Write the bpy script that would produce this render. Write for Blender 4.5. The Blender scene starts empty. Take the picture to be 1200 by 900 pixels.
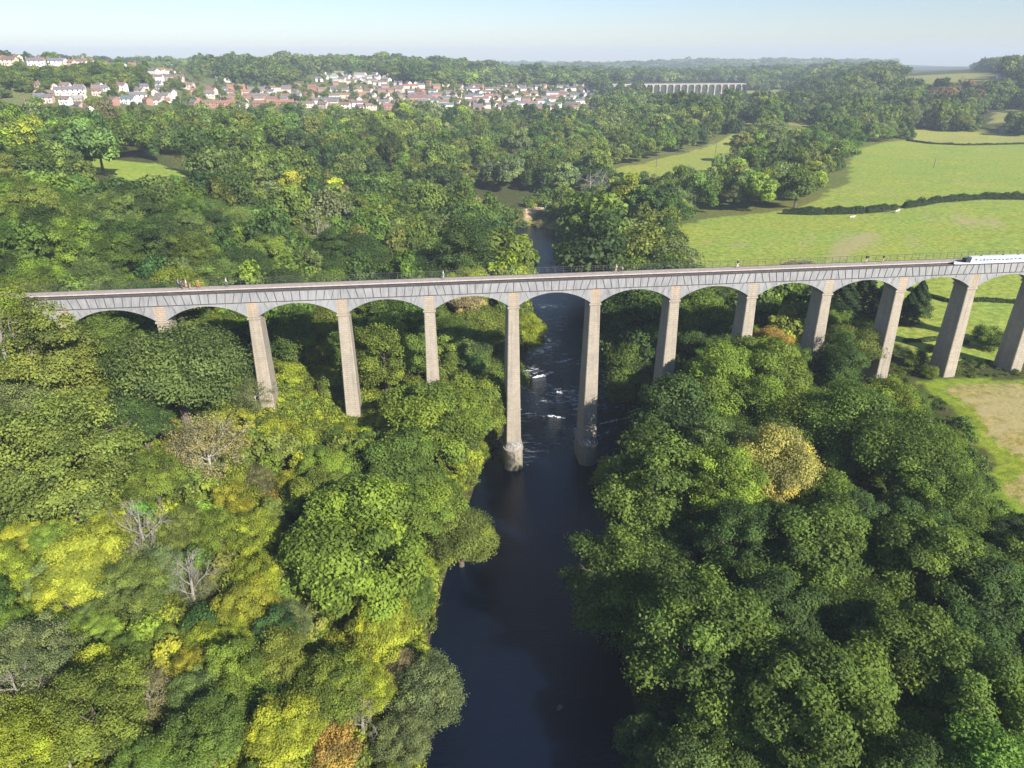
import bpy, math, random
import numpy as np
from mathutils import Vector
R_ = math.radians
random.seed(7); rng = np.random.default_rng(7)
sc = bpy.context.scene
COL = sc.collection
# ------------------------------------------------------------------ camera geometry
FP, PT, CH = 830.8, R_(24.77), 80.0
CP, SP = math.cos(PT), math.sin(PT)
def ray(px, py):
    u = (px-600)/FP; v = (450-py)/FP
    return np.array([u, CP+v*SP, -SP+v*CP])
def at(px, py, z=0.0):
    d = ray(px, py); t = (z-CH)/d[2]
    return float(d[0]*t), float(d[1]*t)
def at_dist(px, py, D):
    d = ray(px, py); t = D/d[1]
    return float(d[0]*t), float(D), float(CH+d[2]*t)
def proj(x, y, z):
    z = z-CH
    d = y*CP-z*SP
    return 600+FP*x/d, 450-FP*(y*SP+z*CP)/d, d
# ------------------------------------------------------------------ terrain
CTRL = [(-48,124,16),(-32,126,12.7),(-64,122,20),(-80,120,25),(-100,118,31),(-115,116,36),(-140,115,41),(-220,110,46),
 (-12,60,5),(-30,60,11),(-60,60,17),(-100,60,27),(-30,90,10.5),(-60,95,17),(-90,95,25),(-30,20,11),(-80,0,20),(-40,-60,14),(-150,30,38),
 (48,137,11.7),(80,141,15.5),(97,143,15.6),(130,147,16),(85,100,15.5),(60,100,12.5),(40,80,9.5),(60,60,11),(90,60,14),(130,60,16),
 (60,0,12),(40,-60,9),(180,100,17),(180,150,16.5),(33,150,8),(60,170,13),(60,200,13),
 (120,250,16),(180,250,17.5),(245,345,18.5),(60,249,13),(73,303,14),(184,408,16),(234,519,16),(332,631,17),(455,666,19),(400,450,21),(500,300,24),(300,150,19),
 (55,468,12),(117,531,13),(180,600,14),(40,400,8),(-20,420,9),(30,700,13),(30,390,3),
 (-60,170,18),(-110,170,30),(-160,170,40),(-100,230,28),(-150,310,35),(-220,300,42),(-180,335,35.5),(-50,260,16),(-60,330,18),
 (-100,420,25),(-200,450,36),(-300,440,42),(-100,550,22),(0,550,13),(-30,260,9),(-30,200,10),(-400,300,55),(-300,150,50),(150,1060,8),(220,1080,8),(300,1100,7),(360,1130,9),(200,1180,10),(330,1200,10)]
CTRL += [at_dist(*p) for p in ((1050,80,2600),(1120,78,2800),(950,82,3000),(1200,78,2800),(1030,84,1900),(1330,79,2800))]
for (px,py,D) in [(15,125,520),(80,122,520),(150,125,540),(205,128,620),(15,100,560),(80,97,600),(150,97,640),(12,76,600),(60,74,700),(110,77,780),(160,80,820),(-60,75,620),
                  (200,88,850),(240,110,850),(240,130,700),(300,128,720),(300,100,1000),(380,128,720),(380,98,1050),(430,128,740),(430,93,1100),(500,92,1150),(500,128,780),
                  (560,130,820),(600,127,880),(650,125,930),(700,122,1000),(600,110,1150),(660,106,1250),(560,100,1250),(720,112,1200),
                  (200,86,1500),(300,84,1500),(400,82,1500),(480,82,1500),(545,86,1500),(600,95,1700),(560,88,3000),(650,88,3000),(750,92,2600),
                  (760,113,1200),(820,116,1200),(870,113,1250),(900,111,1300),(930,107,1400),(905,145,700),(950,144,730),(860,155,640),
                  (1000,160,640),(1100,162,640),(1190,155,680),(1180,138,740),(1150,128,850),(1000,105,1050),(1000,92,1300),(900,95,1600),(950,90,1800),(1080,92,1150),(1140,90,1120),
                  (1180,92,1000),(1130,80,1500),(1190,82,1400),(1100,82,1700),(1000,84,2200),(880,84,2500),(800,90,2400),(1300,140,700),(1300,85,1000),(1400,80,1600),
                  (-200,75,1000),(-100,78,1500),(100,84,1600)]:
    CTRL.append(at_dist(px,py,D))
for (px,py,D) in [(0,79,4500),(300,79,4500),(600,79,5000),(700,80,5000),(800,78,5000),(900,78,5200),(1000,78,5200),(1200,79,5000),(1500,79,5000),(-400,79,4500),(600,79,7500),(0,79,7500),(1200,79,7500)]:
    CTRL.append(at_dist(px,py,D))
CTRL = np.array(CTRL, float)
_A = np.linalg.norm(CTRL[:,None,:2]-CTRL[None,:,:2], axis=2)
_n = len(CTRL)
_M = np.zeros((_n+1,_n+1)); _M[:_n,:_n] = _A - np.eye(_n)*1.5; _M[:_n,_n] = 1; _M[_n,:_n] = 1
_w = np.linalg.solve(_M, np.append(CTRL[:,2],0))
RIV = [(5,-120,15),(4,0,14),(2.9,60,13.6),(2.0,83,14),(6,114,14.5),(12,133,17),(16,150,17),(20,205,14.5),(20,269,15.5),(17,324,16),(7,348,20),(-22,361,14),(-70,366,11),(-140,372,11)]
RIV = np.array(RIV, float)
def catmull(P, n=10):
    out = []
    for i in range(len(P)-1):
        p0 = P[max(i-1,0)]; p1 = P[i]; p2 = P[i+1]; p3 = P[min(i+2,len(P)-1)]
        for k in range(n):
            t = k/n
            out.append(0.5*((2*p1)+(-p0+p2)*t+(2*p0-5*p1+4*p2-p3)*t*t+(-p0+3*p1-3*p2+p3)*t**3))
    out.append(P[-1]); return np.array(out)
RC = catmull(RIV, 10)
def river_d(x, y):
    """distance outside the water's edge (negative in the river)"""
    x = np.asarray(x, float); y = np.asarray(y, float); best = np.full(x.shape, 1e9)
    for a, b in zip(RC[:-1], RC[1:]):
        dx, dy = b[0]-a[0], b[1]-a[1]
        t = np.clip(((x-a[0])*dx+(y-a[1])*dy)/(dx*dx+dy*dy), 0, 1)
        d = np.hypot(x-a[0]-t*dx, y-a[1]-t*dy)-(a[2]+t*(b[2]-a[2]))
        best = np.minimum(best, d)
    return best
def vnoise(x, y, s, seed=0):
    x = np.asarray(x, float)/s; y = np.asarray(y, float)/s
    xi = np.floor(x); yi = np.floor(y); fx = x-xi; fy = y-yi
    fx = fx*fx*(3-2*fx); fy = fy*fy*(3-2*fy)
    def h(a, b):
        v = np.sin(a*127.1+b*311.7+seed*74.7)*43758.5453
        return v-np.floor(v)
    return (h(xi,yi)*(1-fx)+h(xi+1,yi)*fx)*(1-fy)+(h(xi,yi+1)*(1-fx)+h(xi+1,yi+1)*fx)*fy
def ground_z(x, y):
    x = np.atleast_1d(np.asarray(x, float)); y = np.atleast_1d(np.asarray(y, float))
    z = np.full(x.shape, _w[_n])
    for i in range(_n):
        z = z+_w[i]*np.hypot(x-CTRL[i,0], y-CTRL[i,1])
    far = np.clip((y-900)/2500, 0, 1)
    z = z+(vnoise(x,y,26,1)-.5)*0.5+(vnoise(x,y,300,2)-.5)*16*far+(vnoise(x,y,900,5)-.5)*36*far
    d = river_d(x, y)
    bank = np.where(d < 0, -1.6+np.clip(d+3,-1,3)*0.45, -0.25+d*0.62+(vnoise(x,y,7,4)-.5)*np.clip(d,0,3)*.5)
    w = np.clip((d-14)/10, 0, 1)
    return np.where(w >= 1, z, np.minimum(z, bank)*(1-w)+z*w) if True else z
def gz(x, y): return float(ground_z([x],[y])[0])
def hit(px, py, tmin=60):
    d = ray(px, py); ys = np.geomspace(tmin, 7500, 900); ts = ys/d[1]
    g = ground_z(d[0]*ts, ys); zz = CH+d[2]*ts
    k = np.argmax(zz < g)
    if zz[k] >= g[k]: return None
    return float(d[0]*ts[k]), float(ys[k]), float(g[k])
def inpoly(x, y, P):
    x = np.asarray(x, float); y = np.asarray(y, float); c = np.zeros(x.shape, bool); n = len(P); j = n-1
    for i in range(n):
        xi, yi = P[i]; xj, yj = P[j]
        with np.errstate(divide='ignore', invalid='ignore'):
            c ^= ((yi > y) != (yj > y)) & (x < (xj-xi)*(y-yi)/((yj-yi) if yj != yi else 1e-9)+xi)
        j = i
    return c
# ------------------------------------------------------------------ node materials
def mat(name):
    m = bpy.data.materials.new(name); m.use_nodes = True
    nt = m.node_tree; nt.nodes.clear()
    out = nt.nodes.new('ShaderNodeOutputMaterial')
    return m, nt, out
def nd(nt, t, **kw):
    n = nt.nodes.new(t)
    for k, v in kw.items():
        if k.startswith('i_'): n.inputs[k[2:].replace('_',' ')].default_value = v
        else: setattr(n, k, v)
    return n
def ramp(nt, fac, stops):
    r = nt.nodes.new('ShaderNodeValToRGB'); e = r.color_ramp.elements
    while len(e) > 1: e.remove(e[-1])
    e[0].position = stops[0][0]; e[0].color = (*stops[0][1],1)
    for p, c in stops[1:]:
        q = e.new(p); q.color = (*c,1)
    nt.links.new(fac, r.inputs[0]); return r.outputs[0]
def mixc(nt, fac, a, b, mode='MIX'):
    m = nt.nodes.new('ShaderNodeMix'); m.data_type = 'RGBA'; m.blend_type = mode
    for sock, v in ((m.inputs[0],fac),(m.inputs[6],a),(m.inputs[7],b)):
        if hasattr(v,'links') or isinstance(v, bpy.types.NodeSocket): nt.links.new(v, sock)
        elif isinstance(v,(int,float)): sock.default_value = v
        else: sock.default_value = (*v,1)
    return m.outputs[2]
def noise(nt, vec, scale, detail=4, rough=.55):
    n = nt.nodes.new('ShaderNodeTexNoise'); n.inputs['Scale'].default_value = scale; n.inputs['Detail'].default_value = detail
    n.inputs['Roughness'].default_value = rough
    if vec is not None: nt.links.new(vec, n.inputs['Vector'])
    return n.outputs['Fac']
def simple(name, col, rough=.7, var=.25, scale=3.0, metallic=0.0, bump=0.0, col2=None, spec=.5):
    m, nt, out = mat(name)
    b = nd(nt,'ShaderNodeBsdfPrincipled'); b.inputs['Roughness'].default_value = rough; b.inputs['Metallic'].default_value = metallic
    b.inputs['Specular IOR Level'].default_value = spec
    tc = nd(nt,'ShaderNodeTexCoord'); f = noise(nt, tc.outputs['Object'], scale)
    c2 = col2 or tuple(c*(1-var) for c in col); c1 = tuple(min(1,c*(1+var*.6)) for c in col)
    nt.links.new(ramp(nt, f, [(.3,c2),(.7,c1)]), b.inputs['Base Color'])
    if bump:
        bp = nd(nt,'ShaderNodeBump'); bp.inputs['Strength'].default_value = bump; nt.links.new(f, bp.inputs['Height']); nt.links.new(bp.outputs[0], b.inputs['Normal'])
    nt.links.new(b.outputs[0], out.inputs[0]); return m
def leaf_mat(name, mode):
    """mode 'object': colour set on each tree; 'instancer': colour carried by each far tree"""
    m, nt, out = mat(name)
    if mode == 'object': base = nd(nt,'ShaderNodeObjectInfo').outputs['Color']
    else:
        a = nd(nt,'ShaderNodeAttribute'); a.attribute_type = 'INSTANCER'; a.attribute_name = 'tint'; base = a.outputs['Color']
    t = nd(nt,'ShaderNodeAttribute'); t.attribute_name = 'tone'
    a2 = nd(nt,'ShaderNodeAttribute'); a2.attribute_name = 'hue'
    g = ramp(nt, t.outputs['Fac'], [(0,(.52,.55,.54)),(.5,(1.18,1.18,1.15)),(1,(2.05,1.95,1.65))])
    c = mixc(nt, 1.0, base, g, 'MULTIPLY')
    yel = mixc(nt, 1.0, c, (1.2,1.07,.82), 'MULTIPLY')
    c = mixc(nt, a2.outputs['Fac'], c, yel)
    d = nd(nt,'ShaderNodeBsdfPrincipled'); d.inputs['Roughness'].default_value = .62; d.inputs['Specular IOR Level'].default_value = .22
    tr = nd(nt,'ShaderNodeBsdfTranslucent')
    nt.links.new(c, d.inputs['Base Color'])
    nt.links.new(mixc(nt, 1.0, c, (1.25,1.35,.5), 'MULTIPLY'), tr.inputs['Color'])
    mx = nd(nt,'ShaderNodeMixShader'); mx.inputs[0].default_value = .42
    nt.links.new(d.outputs[0], mx.inputs[1]); nt.links.new(tr.outputs[0], mx.inputs[2]); nt.links.new(mx.outputs[0], out.inputs[0])
    return m
M = {}
M['leaf'] = leaf_mat('leaf','object'); M['leaf_far'] = leaf_mat('leaf_far','instancer')
M['bark'] = simple('bark',(.13,.11,.085),.9,.4,4)
M['bark_grey'] = simple('bark_grey',(.27,.25,.21),.9,.3,4)
M['bark_pale'] = simple('bark_pale',(.42,.39,.33),.9,.3,4)
def m_stone():
    m, nt, out = mat('sandstone'); tc = nd(nt,'ShaderNodeTexCoord')
    sp = nd(nt,'ShaderNodeSeparateXYZ'); nt.links.new(tc.outputs['Object'], sp.inputs[0])
    ad = nd(nt,'ShaderNodeMath', operation='ADD'); nt.links.new(sp.outputs[0], ad.inputs[0]); nt.links.new(sp.outputs[1], ad.inputs[1])
    cb = nd(nt,'ShaderNodeCombineXYZ'); nt.links.new(ad.outputs[0], cb.inputs[0]); nt.links.new(sp.outputs[2], cb.inputs[1])
    br = nd(nt,'ShaderNodeTexBrick'); br.inputs['Scale'].default_value = 1.0; br.inputs['Brick Width'].default_value = 1.05; br.inputs['Row Height'].default_value = .42
    br.inputs['Mortar Size'].default_value = .035; br.inputs['Color1'].default_value = (.40,.345,.275,1); br.inputs['Color2'].default_value = (.34,.29,.23,1); br.inputs['Mortar'].default_value = (.27,.235,.19,1)
    br.inputs['Bias'].default_value = -.2
    nt.links.new(cb.outputs[0], br.inputs['Vector'])
    f1 = noise(nt, tc.outputs['Object'], .35, 5); f2 = noise(nt, tc.outputs['Object'], 2.2, 4)
    c = mixc(nt, ramp(nt, f1, [(.35,(0,0,0)),(.72,(.55,.55,.55))]), br.outputs['Color'], (.22,.20,.165))
    c = mixc(nt, ramp(nt, f2, [(.5,(0,0,0)),(.85,(.6,.6,.6))]), c, (.48,.43,.36))
    vm = nd(nt,'ShaderNodeMapping'); vm.inputs['Scale'].default_value = (1.6,1.6,.07); nt.links.new(tc.outputs['Object'], vm.inputs[0])
    c = mixc(nt, ramp(nt, noise(nt, vm.outputs[0], 1.0, 5, .65), [(.5,(0,0,0)),(.72,(.6,.6,.6))]), c, (.17,.15,.125))
    # moss and damp near the foot, rust below the ironwork
    mr = nd(nt,'ShaderNodeMapRange'); mr.inputs['From Min'].default_value = 5.0; mr.inputs['From Max'].default_value = 0.0; nt.links.new(sp.outputs[2], mr.inputs[0])
    mm = nd(nt,'ShaderNodeMath', operation='MULTIPLY'); nt.links.new(mr.outputs[0], mm.inputs[0]); nt.links.new(f1, mm.inputs[1])
    c = mixc(nt, mm.outputs[0], c, (.10,.12,.05))
    mr = nd(nt,'ShaderNodeMapRange'); mr.inputs['From Min'].default_value = 35.5; mr.inputs['From Max'].default_value = 39.0; nt.links.new(sp.outputs[2], mr.inputs[0])
    mm = nd(nt,'ShaderNodeMath', operation='MULTIPLY'); nt.links.new(mr.outputs[0], mm.inputs[0]); nt.links.new(f2, mm.inputs[1])
    m3 = nd(nt,'ShaderNodeMath', operation='MULTIPLY'); nt.links.new(mm.outputs[0], m3.inputs[0]); nt.links.new(ramp(nt, noise(nt, tc.outputs['Object'], .06, 2), [(.45,(.05,.05,.05)),(.68,(.8,.8,.8))]), m3.inputs[1])
    c = mixc(nt, m3.outputs[0], c, (.52,.27,.11))
    b = nd(nt,'ShaderNodeBsdfPrincipled'); b.inputs['Roughness'].default_value = .9; nt.links.new(c, b.inputs['Base Color'])
    bp = nd(nt,'ShaderNodeBump'); bp.inputs['Strength'].default_value = .5; bp.inputs['Distance'].default_value = .1
    nt.links.new(br.outputs['Fac'], bp.inputs['Height']); bp.invert = True; nt.links.new(bp.outputs[0], b.inputs['Normal'])
    nt.links.new(b.outputs[0], out.inputs[0]); return m
M['stone'] = m_stone()
def m_iron():
    m, nt, out = mat('painted_iron'); tc = nd(nt,'ShaderNodeTexCoord')
    mp = nd(nt,'ShaderNodeMapping'); mp.inputs['Scale'].default_value = (1.6,1.6,.35); nt.links.new(tc.outputs['Object'], mp.inputs[0])
    f1 = noise(nt, mp.outputs[0], 1.0, 6, .65); f2 = noise(nt, tc.outputs['Object'], .12, 3)
    c = ramp(nt, f1, [(.28,(.15,.152,.158)),(.5,(.245,.248,.258)),(.75,(.33,.333,.345))])
    c = mixc(nt, ramp(nt, f2, [(.45,(0,0,0)),(.7,(.35,.35,.35))]), c, (.38,.385,.40))
    f3 = noise(nt, tc.outputs['Object'], 1.1, 5, .7)
    c = mixc(nt, ramp(nt, f3, [(.62,(0,0,0)),(.74,(.5,.5,.5))]), c, (.25,.16,.10))
    b = nd(nt,'ShaderNodeBsdfPrincipled'); b.inputs['Roughness'].default_value = .6; b.inputs['Metallic'].default_value = .0; nt.links.new(c, b.inputs['Base Color'])
    nt.links.new(b.outputs[0], out.inputs[0]); return m
M['iron'] = m_iron()
M['iron_dark'] = simple('dark_iron',(.07,.065,.065),.6,.4,2)
M['path'] = simple('gravel_path',(.33,.285,.26),.95,.25,1.5)
def m_water(name, deep, chop):
    m, nt, out = mat(name); tc = nd(nt,'ShaderNodeTexCoord'); P = tc.outputs['Object']
    b = nd(nt,'ShaderNodeBsdfPrincipled'); b.inputs['Roughness'].default_value = .06; b.inputs['IOR'].default_value = 1.33
    mp = nd(nt,'ShaderNodeMapping'); mp.inputs['Scale'].default_value = (1.0,1.7,1); nt.links.new(P, mp.inputs[0])
    n1 = noise(nt, mp.outputs[0], 1.3, 5, .62); n2 = noise(nt, mp.outputs[0], .22, 3, .5)
    sp = nd(nt,'ShaderNodeSeparateXYZ'); nt.links.new(P, sp.inputs[0])
    if chop:
        # riffle between y 138 and 300: rougher water with scraps of foam
        a = nd(nt,'ShaderNodeMapRange'); a.inputs['From Min'].default_value = 132; a.inputs['From Max'].default_value = 150; nt.links.new(sp.outputs[1], a.inputs[0])
        c_ = nd(nt,'ShaderNodeMapRange'); c_.inputs['From Min'].default_value = 250; c_.inputs['From Max'].default_value = 200; nt.links.new(sp.outputs[1], c_.inputs[0])
        r = nd(nt,'ShaderNodeMath', operation='MULTIPLY'); nt.links.new(a.outputs[0], r.inputs[0]); nt.links.new(c_.outputs[0], r.inputs[1])
        st = nd(nt,'ShaderNodeMapRange'); st.inputs['To Min'].default_value = .3; st.inputs['To Max'].default_value = .7; nt.links.new(r.outputs[0], st.inputs[0])
        fm = nd(nt,'ShaderNodeMapping'); fm.inputs['Scale'].default_value = (.55,1.1,1); nt.links.new(P, fm.inputs[0])
        f = noise(nt, fm.outputs[0], .75, 7, .72); f2 = noise(nt, P, .07, 2)
        fa = nd(nt,'ShaderNodeMath', operation='MULTIPLY_ADD'); nt.links.new(f2, fa.inputs[0]); fa.inputs[1].default_value = .5; nt.links.new(f, fa.inputs[2])
        g = ramp(nt, fa.outputs[0], [(.815,(0,0,0)),(.90,(1,1,1))])
        fg = nd(nt,'ShaderNodeMath', operation='MULTIPLY'); nt.links.new(g, fg.inputs[0]); nt.links.new(r.outputs[0], fg.inputs[1])
        col = mixc(nt, fg.outputs[0], deep, (.62,.66,.68))
        nt.links.new(col, b.inputs['Base Color'])
        ro = nd(nt,'ShaderNodeMapRange'); ro.inputs['To Min'].default_value = .07; ro.inputs['To Max'].default_value = .6; nt.links.new(fg.outputs[0], ro.inputs[0]); nt.links.new(ro.outputs[0], b.inputs['Roughness'])
    else: b.inputs['Base Color'].default_value = (*deep,1)
    ad = nd(nt,'ShaderNodeMath', operation='MULTIPLY_ADD'); nt.links.new(n2, ad.inputs[0]); ad.inputs[1].default_value = .9; nt.links.new(n1, ad.inputs[2])
    bp = nd(nt,'ShaderNodeBump'); bp.inputs['Distance'].default_value = .35
    if chop: nt.links.new(st.outputs[0], bp.inputs['Strength'])
    else: bp.inputs['Strength'].default_value = .1
    nt.links.new(ad.outputs[0], bp.inputs['Height']); nt.links.new(bp.outputs[0], b.inputs['Normal'])
    nt.links.new(b.outputs[0], out.inputs[0]); return m
M['river'] = m_water('river_water',(.0025,.006,.016),True); M['canal'] = m_water('canal_water',(.02,.02,.018),False)
M['foam'] = simple('foam',(.75,.78,.8),.7,.2,2)
M['rock'] = simple('rock',(.09,.085,.075),.9,.4,2,bump=.4)
def m_ground():
    m, nt, out = mat('ground'); tc = nd(nt,'ShaderNodeTexCoord'); P = tc.outputs['Object']
    a = nd(nt,'ShaderNodeAttribute'); a.attribute_name = 'soil'
    wv = nd(nt,'ShaderNodeAttribute'); wv.attribute_name = 'dry'
    n1 = noise(nt, P, .045, 6, .6); n2 = noise(nt, P, .6, 5, .6); n3 = noise(nt, P, 3.5, 3, .6)
    c = mixc(nt, ramp(nt, n1, [(.36,(.0,.0,.0)),(.66,(.75,.75,.75))]), a.outputs['Color'], mixc(nt, 1.0, a.outputs['Color'], (1.35,1.06,.95), 'MULTIPLY'))
    c = mixc(nt, 1.0, c, ramp(nt, n2, [(.28,(.52,.60,.52)),(.72,(1.34,1.26,1.3))]), 'MULTIPLY')
    c = mixc(nt, 1.0, c, ramp(nt, n3, [(.3,(.62,.68,.62)),(.7,(1.32,1.28,1.28))]), 'MULTIPLY')
    dm = nd(nt,'ShaderNodeMath', operation='MULTIPLY_ADD'); nt.links.new(n2, dm.inputs[0]); dm.inputs[1].default_value = .8
    nt.links.new(wv.outputs['Fac'], dm.inputs[2])
    c = mixc(nt, ramp(nt, dm.outputs[0], [(.62,(0,0,0)),(1.1,(.85,.85,.85))]), c, (.34,.295,.14))
    b = nd(nt,'ShaderNodeBsdfPrincipled'); b.inputs['Roughness'].default_value = .95; b.inputs['Specular IOR Level'].default_value = .1
    nt.links.new(c, b.inputs['Base Color'])
    bp = nd(nt,'ShaderNodeBump'); bp.inputs['Strength'].default_value = .6; bp.inputs['Distance'].default_value = .4; nt.links.new(n2, bp.inputs['Height']); nt.links.new(bp.outputs[0], b.inputs['Normal'])
    nt.links.new(b.outputs[0], out.inputs[0]); return m
M['ground'] = m_ground()
# ------------------------------------------------------------------ object helpers
def tag(o, label=None, cat=None, group=None, kind=None):
    if label: o['label'] = label
    if cat: o['category'] = cat
    if group: o['group'] = group
    if kind: o['kind'] = kind
    return o
def link(o, parent=None):
    COL.objects.link(o)
    if parent: o.parent = parent
    return o
def empty(name, loc=(0,0,0), rz=0):
    o = bpy.data.objects.new(name, None); o.location = loc; o.rotation_euler = (0,0,rz); o.empty_display_size = .5; return link(o)
class MB:
    def __init__(s): s.v = []; s.f = []; s.m = []
    def add(s, V, Fs, mi=0):
        k = len(s.v); s.v += [tuple(p) for p in V]; s.f += [tuple(i+k for i in f) for f in Fs]; s.m += [mi]*len(Fs); return s
    def box(s, x0,x1,y0,y1,z0,z1, mi=0):
        V = [(x0,y0,z0),(x1,y0,z0),(x1,y1,z0),(x0,y1,z0),(x0,y0,z1),(x1,y0,z1),(x1,y1,z1),(x0,y1,z1)]
        return s.add(V, [(0,3,2,1),(4,5,6,7),(0,1,5,4),(1,2,6,5),(2,3,7,6),(3,0,4,7)], mi)
    def loft(s, rings, mi=0, cap=True):
        n = len(rings[0]); V = [p for r in rings for p in r]; Fs = []
        for a in range(len(rings)-1):
            for i in range(n):
                j = (i+1)%n; Fs.append((a*n+i, a*n+j, (a+1)*n+j, (a+1)*n+i))
        if cap: Fs.append(tuple(range(n-1,-1,-1))); Fs.append(tuple((len(rings)-1)*n+i for i in range(n)))
        return s.add(V, Fs, mi)
    def tube(s, pts, rads, n=6, mi=0):
        rings = []
        for i, p in enumerate(pts):
            p = Vector(p); q0 = Vector(pts[max(i-1,0)]); q1 = Vector(pts[min(i+1,len(pts)-1)])
            d = (q1-q0).normalized(); a = d.orthogonal().normalized(); b = d.cross(a)
            rings.append([tuple(p+(a*math.cos(2*math.pi*k/n)+b*math.sin(2*math.pi*k/n))*rads[i]) for k in range(n)])
        return s.loft(rings, mi)
    def mesh(s, name, mats, smooth=False):
        me = bpy.data.meshes.new(name); me.from_pydata(s.v, [], s.f)
        for m in (mats if isinstance(mats,(list,tuple)) else [mats]): me.materials.append(m)
        if any(s.m): me.polygons.foreach_set('material_index', s.m)
        if smooth: me.polygons.foreach_set('use_smooth', [True]*len(s.f))
        me.update(); return me
    def build(s, name, mats, parent=None, smooth=False):
        return link(bpy.data.objects.new(name, s.mesh(name, mats, smooth)), parent)
def copy_thing(root, loc, rz=0, scale=None):
    r = root.copy(); COL.objects.link(r); r.location = loc; r.rotation_euler = (0,0,rz)
    if scale is not None: r.scale = scale if hasattr(scale,'__len__') else (scale,)*3
    for k in ('group',):
        if k in r: del r[k]
    for ch in root.children:
        c = ch.copy(); COL.objects.link(c); c.parent = r
        for g in ch.children:
            e = g.copy(); COL.objects.link(e); e.parent = c
    return r
# ------------------------------------------------------------------ ground sheet
NX, NY = 620, 560
ys = np.concatenate([np.linspace(-110,60,50,endpoint=False), 60+(np.geomspace(1,75,NY-50)-1)/(74)*7600])
us = np.linspace(-1.15,1.25,NX)
X = (ys[:,None]+220)*us[None,:]*(1.0); Y = np.repeat(ys[:,None], NX, 1)
Z = ground_z(X.ravel(), Y.ravel()).reshape(X.shape)
PXY = lambda pts, z: [at(px,py,z) for px,py in pts]
# fields as ground polygons (world plan), read off the valley floor
HAY = [(86.5,143),(88,127),(84,110),(80,99),(80,88),(95,78),(240,90),(240,150),(111,142.5)]
PAST = [(56,246),(71,306),(88,326),(133,336),(190,410),(232,505),(262,560),(300,600),(335,628),(520,640),(560,300),(560,160),(180,152),(112,152),(96,156),(92,176),(84,200),(70,222)]
PAST2 = PXY([(1062,166),(1066,152),(1200,160),(1260,160),(1260,175),(1200,170)],17)
LFIELD = [at_dist(*p)[:2] for p in [(60,201,322),(75,192,345),(225,190,352),(232,203,325),(150,216,290)]]
MID1 = [(40,440),(55,470),(115,545),(190,640),(185,560),(150,505),(105,462)]
FARF = [[at_dist(px,py,D)[:2] for px,py,D in P] for P in (
  [(850,146,700),(885,146,700),(885,140,760),(850,140,760)], [(920,149,690),(955,147,700),(955,139,780),(920,141,760)],
  [(868,113,1220),(872,106,1420),(900,101,1550),(950,103,1500),(935,109,1350)],
  [(1055,96,1060),(1190,98,1000),(1190,84,1350),(1050,83,1400)],
  [(1050,82,1650),(1060,77,1900),(1130,76,1900),(1190,78,1800),(1200,85,1450),(1120,83,1600)],
  [(1160,142,720),(1165,134,800),(1200,129,840),(1290,125,840),(1290,140,720)],
  [(690,130,850),(750,132,850),(745,126,900),(700,126,900)],[(640,152,640),(655,151,640),(655,147,680),(640,147,680)])]
soil = np.zeros((NY,NX,3)); soil[:] = (.065,.078,.028); dry = np.zeros((NY,NX))
fx, fy = X, Y
wob = (vnoise(fx,fy,9,11)-.5)*5; wx = fx+wob; wy = fy+(vnoise(fx,fy,9,12)-.5)*5
mh = inpoly(wx,wy,HAY); mp_ = inpoly(wx,wy,PAST); ml = inpoly(wx,wy,LFIELD); mm_ = inpoly(wx,wy,MID1); mp2 = inpoly(wx,wy,PAST2)
lft = (fx < 0)&(fy < 200); soil[lft] = (.085,.105,.025)
town = (fy > 480)&(fx < 130)&(fy < 1300); soil[town] = (.13,.16,.065)
soil[(fy > 1300)] = (.06,.08,.035); vg = (fy > 215)&(fy < 700)&(fx > 25); soil[vg] = (.13,.16,.045)
soil[mp_] = (.24,.325,.062); dry[mp_] = .05
soil[ml] = (.24,.34,.06); soil[mm_] = (.26,.32,.07); soil[mp2] = (.29,.33,.09)
for P in FARF: soil[inpoly(wx,wy,P)] = (.24,.26,.085)
soil[mh] = (.28,.265,.095); dry[mh] = .36
def edge_d(P):
    b = np.full(X.shape, 1e9)
    for (ax,ay),(bx,by) in zip(P, P[1:]+P[:1]):
        dx, dy = bx-ax, by-ay; t = np.clip(((wx-ax)*dx+(wy-ay)*dy)/(dx*dx+dy*dy),0,1)
        b = np.minimum(b, np.hypot(wx-ax-t*dx, wy-ay-t*dy))
    return b
eh = edge_d(HAY); k = mh&(eh < 4); soil[k] = (.17,.25,.03); dry[k] = -.2
# mown swathes of the hay field, the trodden strip in the pasture
sw = np.sin((fx*.25+fy*.95+(vnoise(fx,fy,25,3)-.5)*14)*1.1)
dry[mh&(eh >= 4)] += .16*sw[mh&(eh >= 4)]+(vnoise(fx,fy,14,8)[mh&(eh >= 4)]-.4)*.6
c0 = np.array(at(985,298,17)); c1 = np.array(at(1015,272,17)); dry += np.where(mp_, (vnoise(fx,fy,38,61)-.45)*.42+.10*np.sin((fx*.9-fy*.35+vnoise(fx,fy,60,62)*20)*.55), 0); dv = c1-c0
t = np.clip(((fx-c0[0])*dv[0]+(fy-c0[1])*dv[1])/(dv@dv),0,1); ds = np.hypot(fx-c0[0]-t*dv[0], fy-c0[1]-t*dv[1])
dry += np.where(mp_, .5*np.exp(-(ds/4.0)**2), 0)
for px,py,rr in ((830,275,9),(1000,235,7),(955,215,10),(1150,262,12),(870,280,8),(1120,215,14)):
    c = at(px,py,17); dry += np.where(mp_, .35*np.exp(-((fx-c[0])**2+(fy-c[1])**2)/(rr*rr)), 0)
rd = river_d(X.ravel(), Y.ravel()).reshape(X.shape)
gb = (rd > -3)&(rd < 4)&(fy > 340)&(fy < 400); soil[gb] = (.20,.21,.06); dry[gb] = .1
gb = (rd > -30)&(rd < 1.5)&(fy < 340); soil[gb] = (.06,.05,.035)
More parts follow.
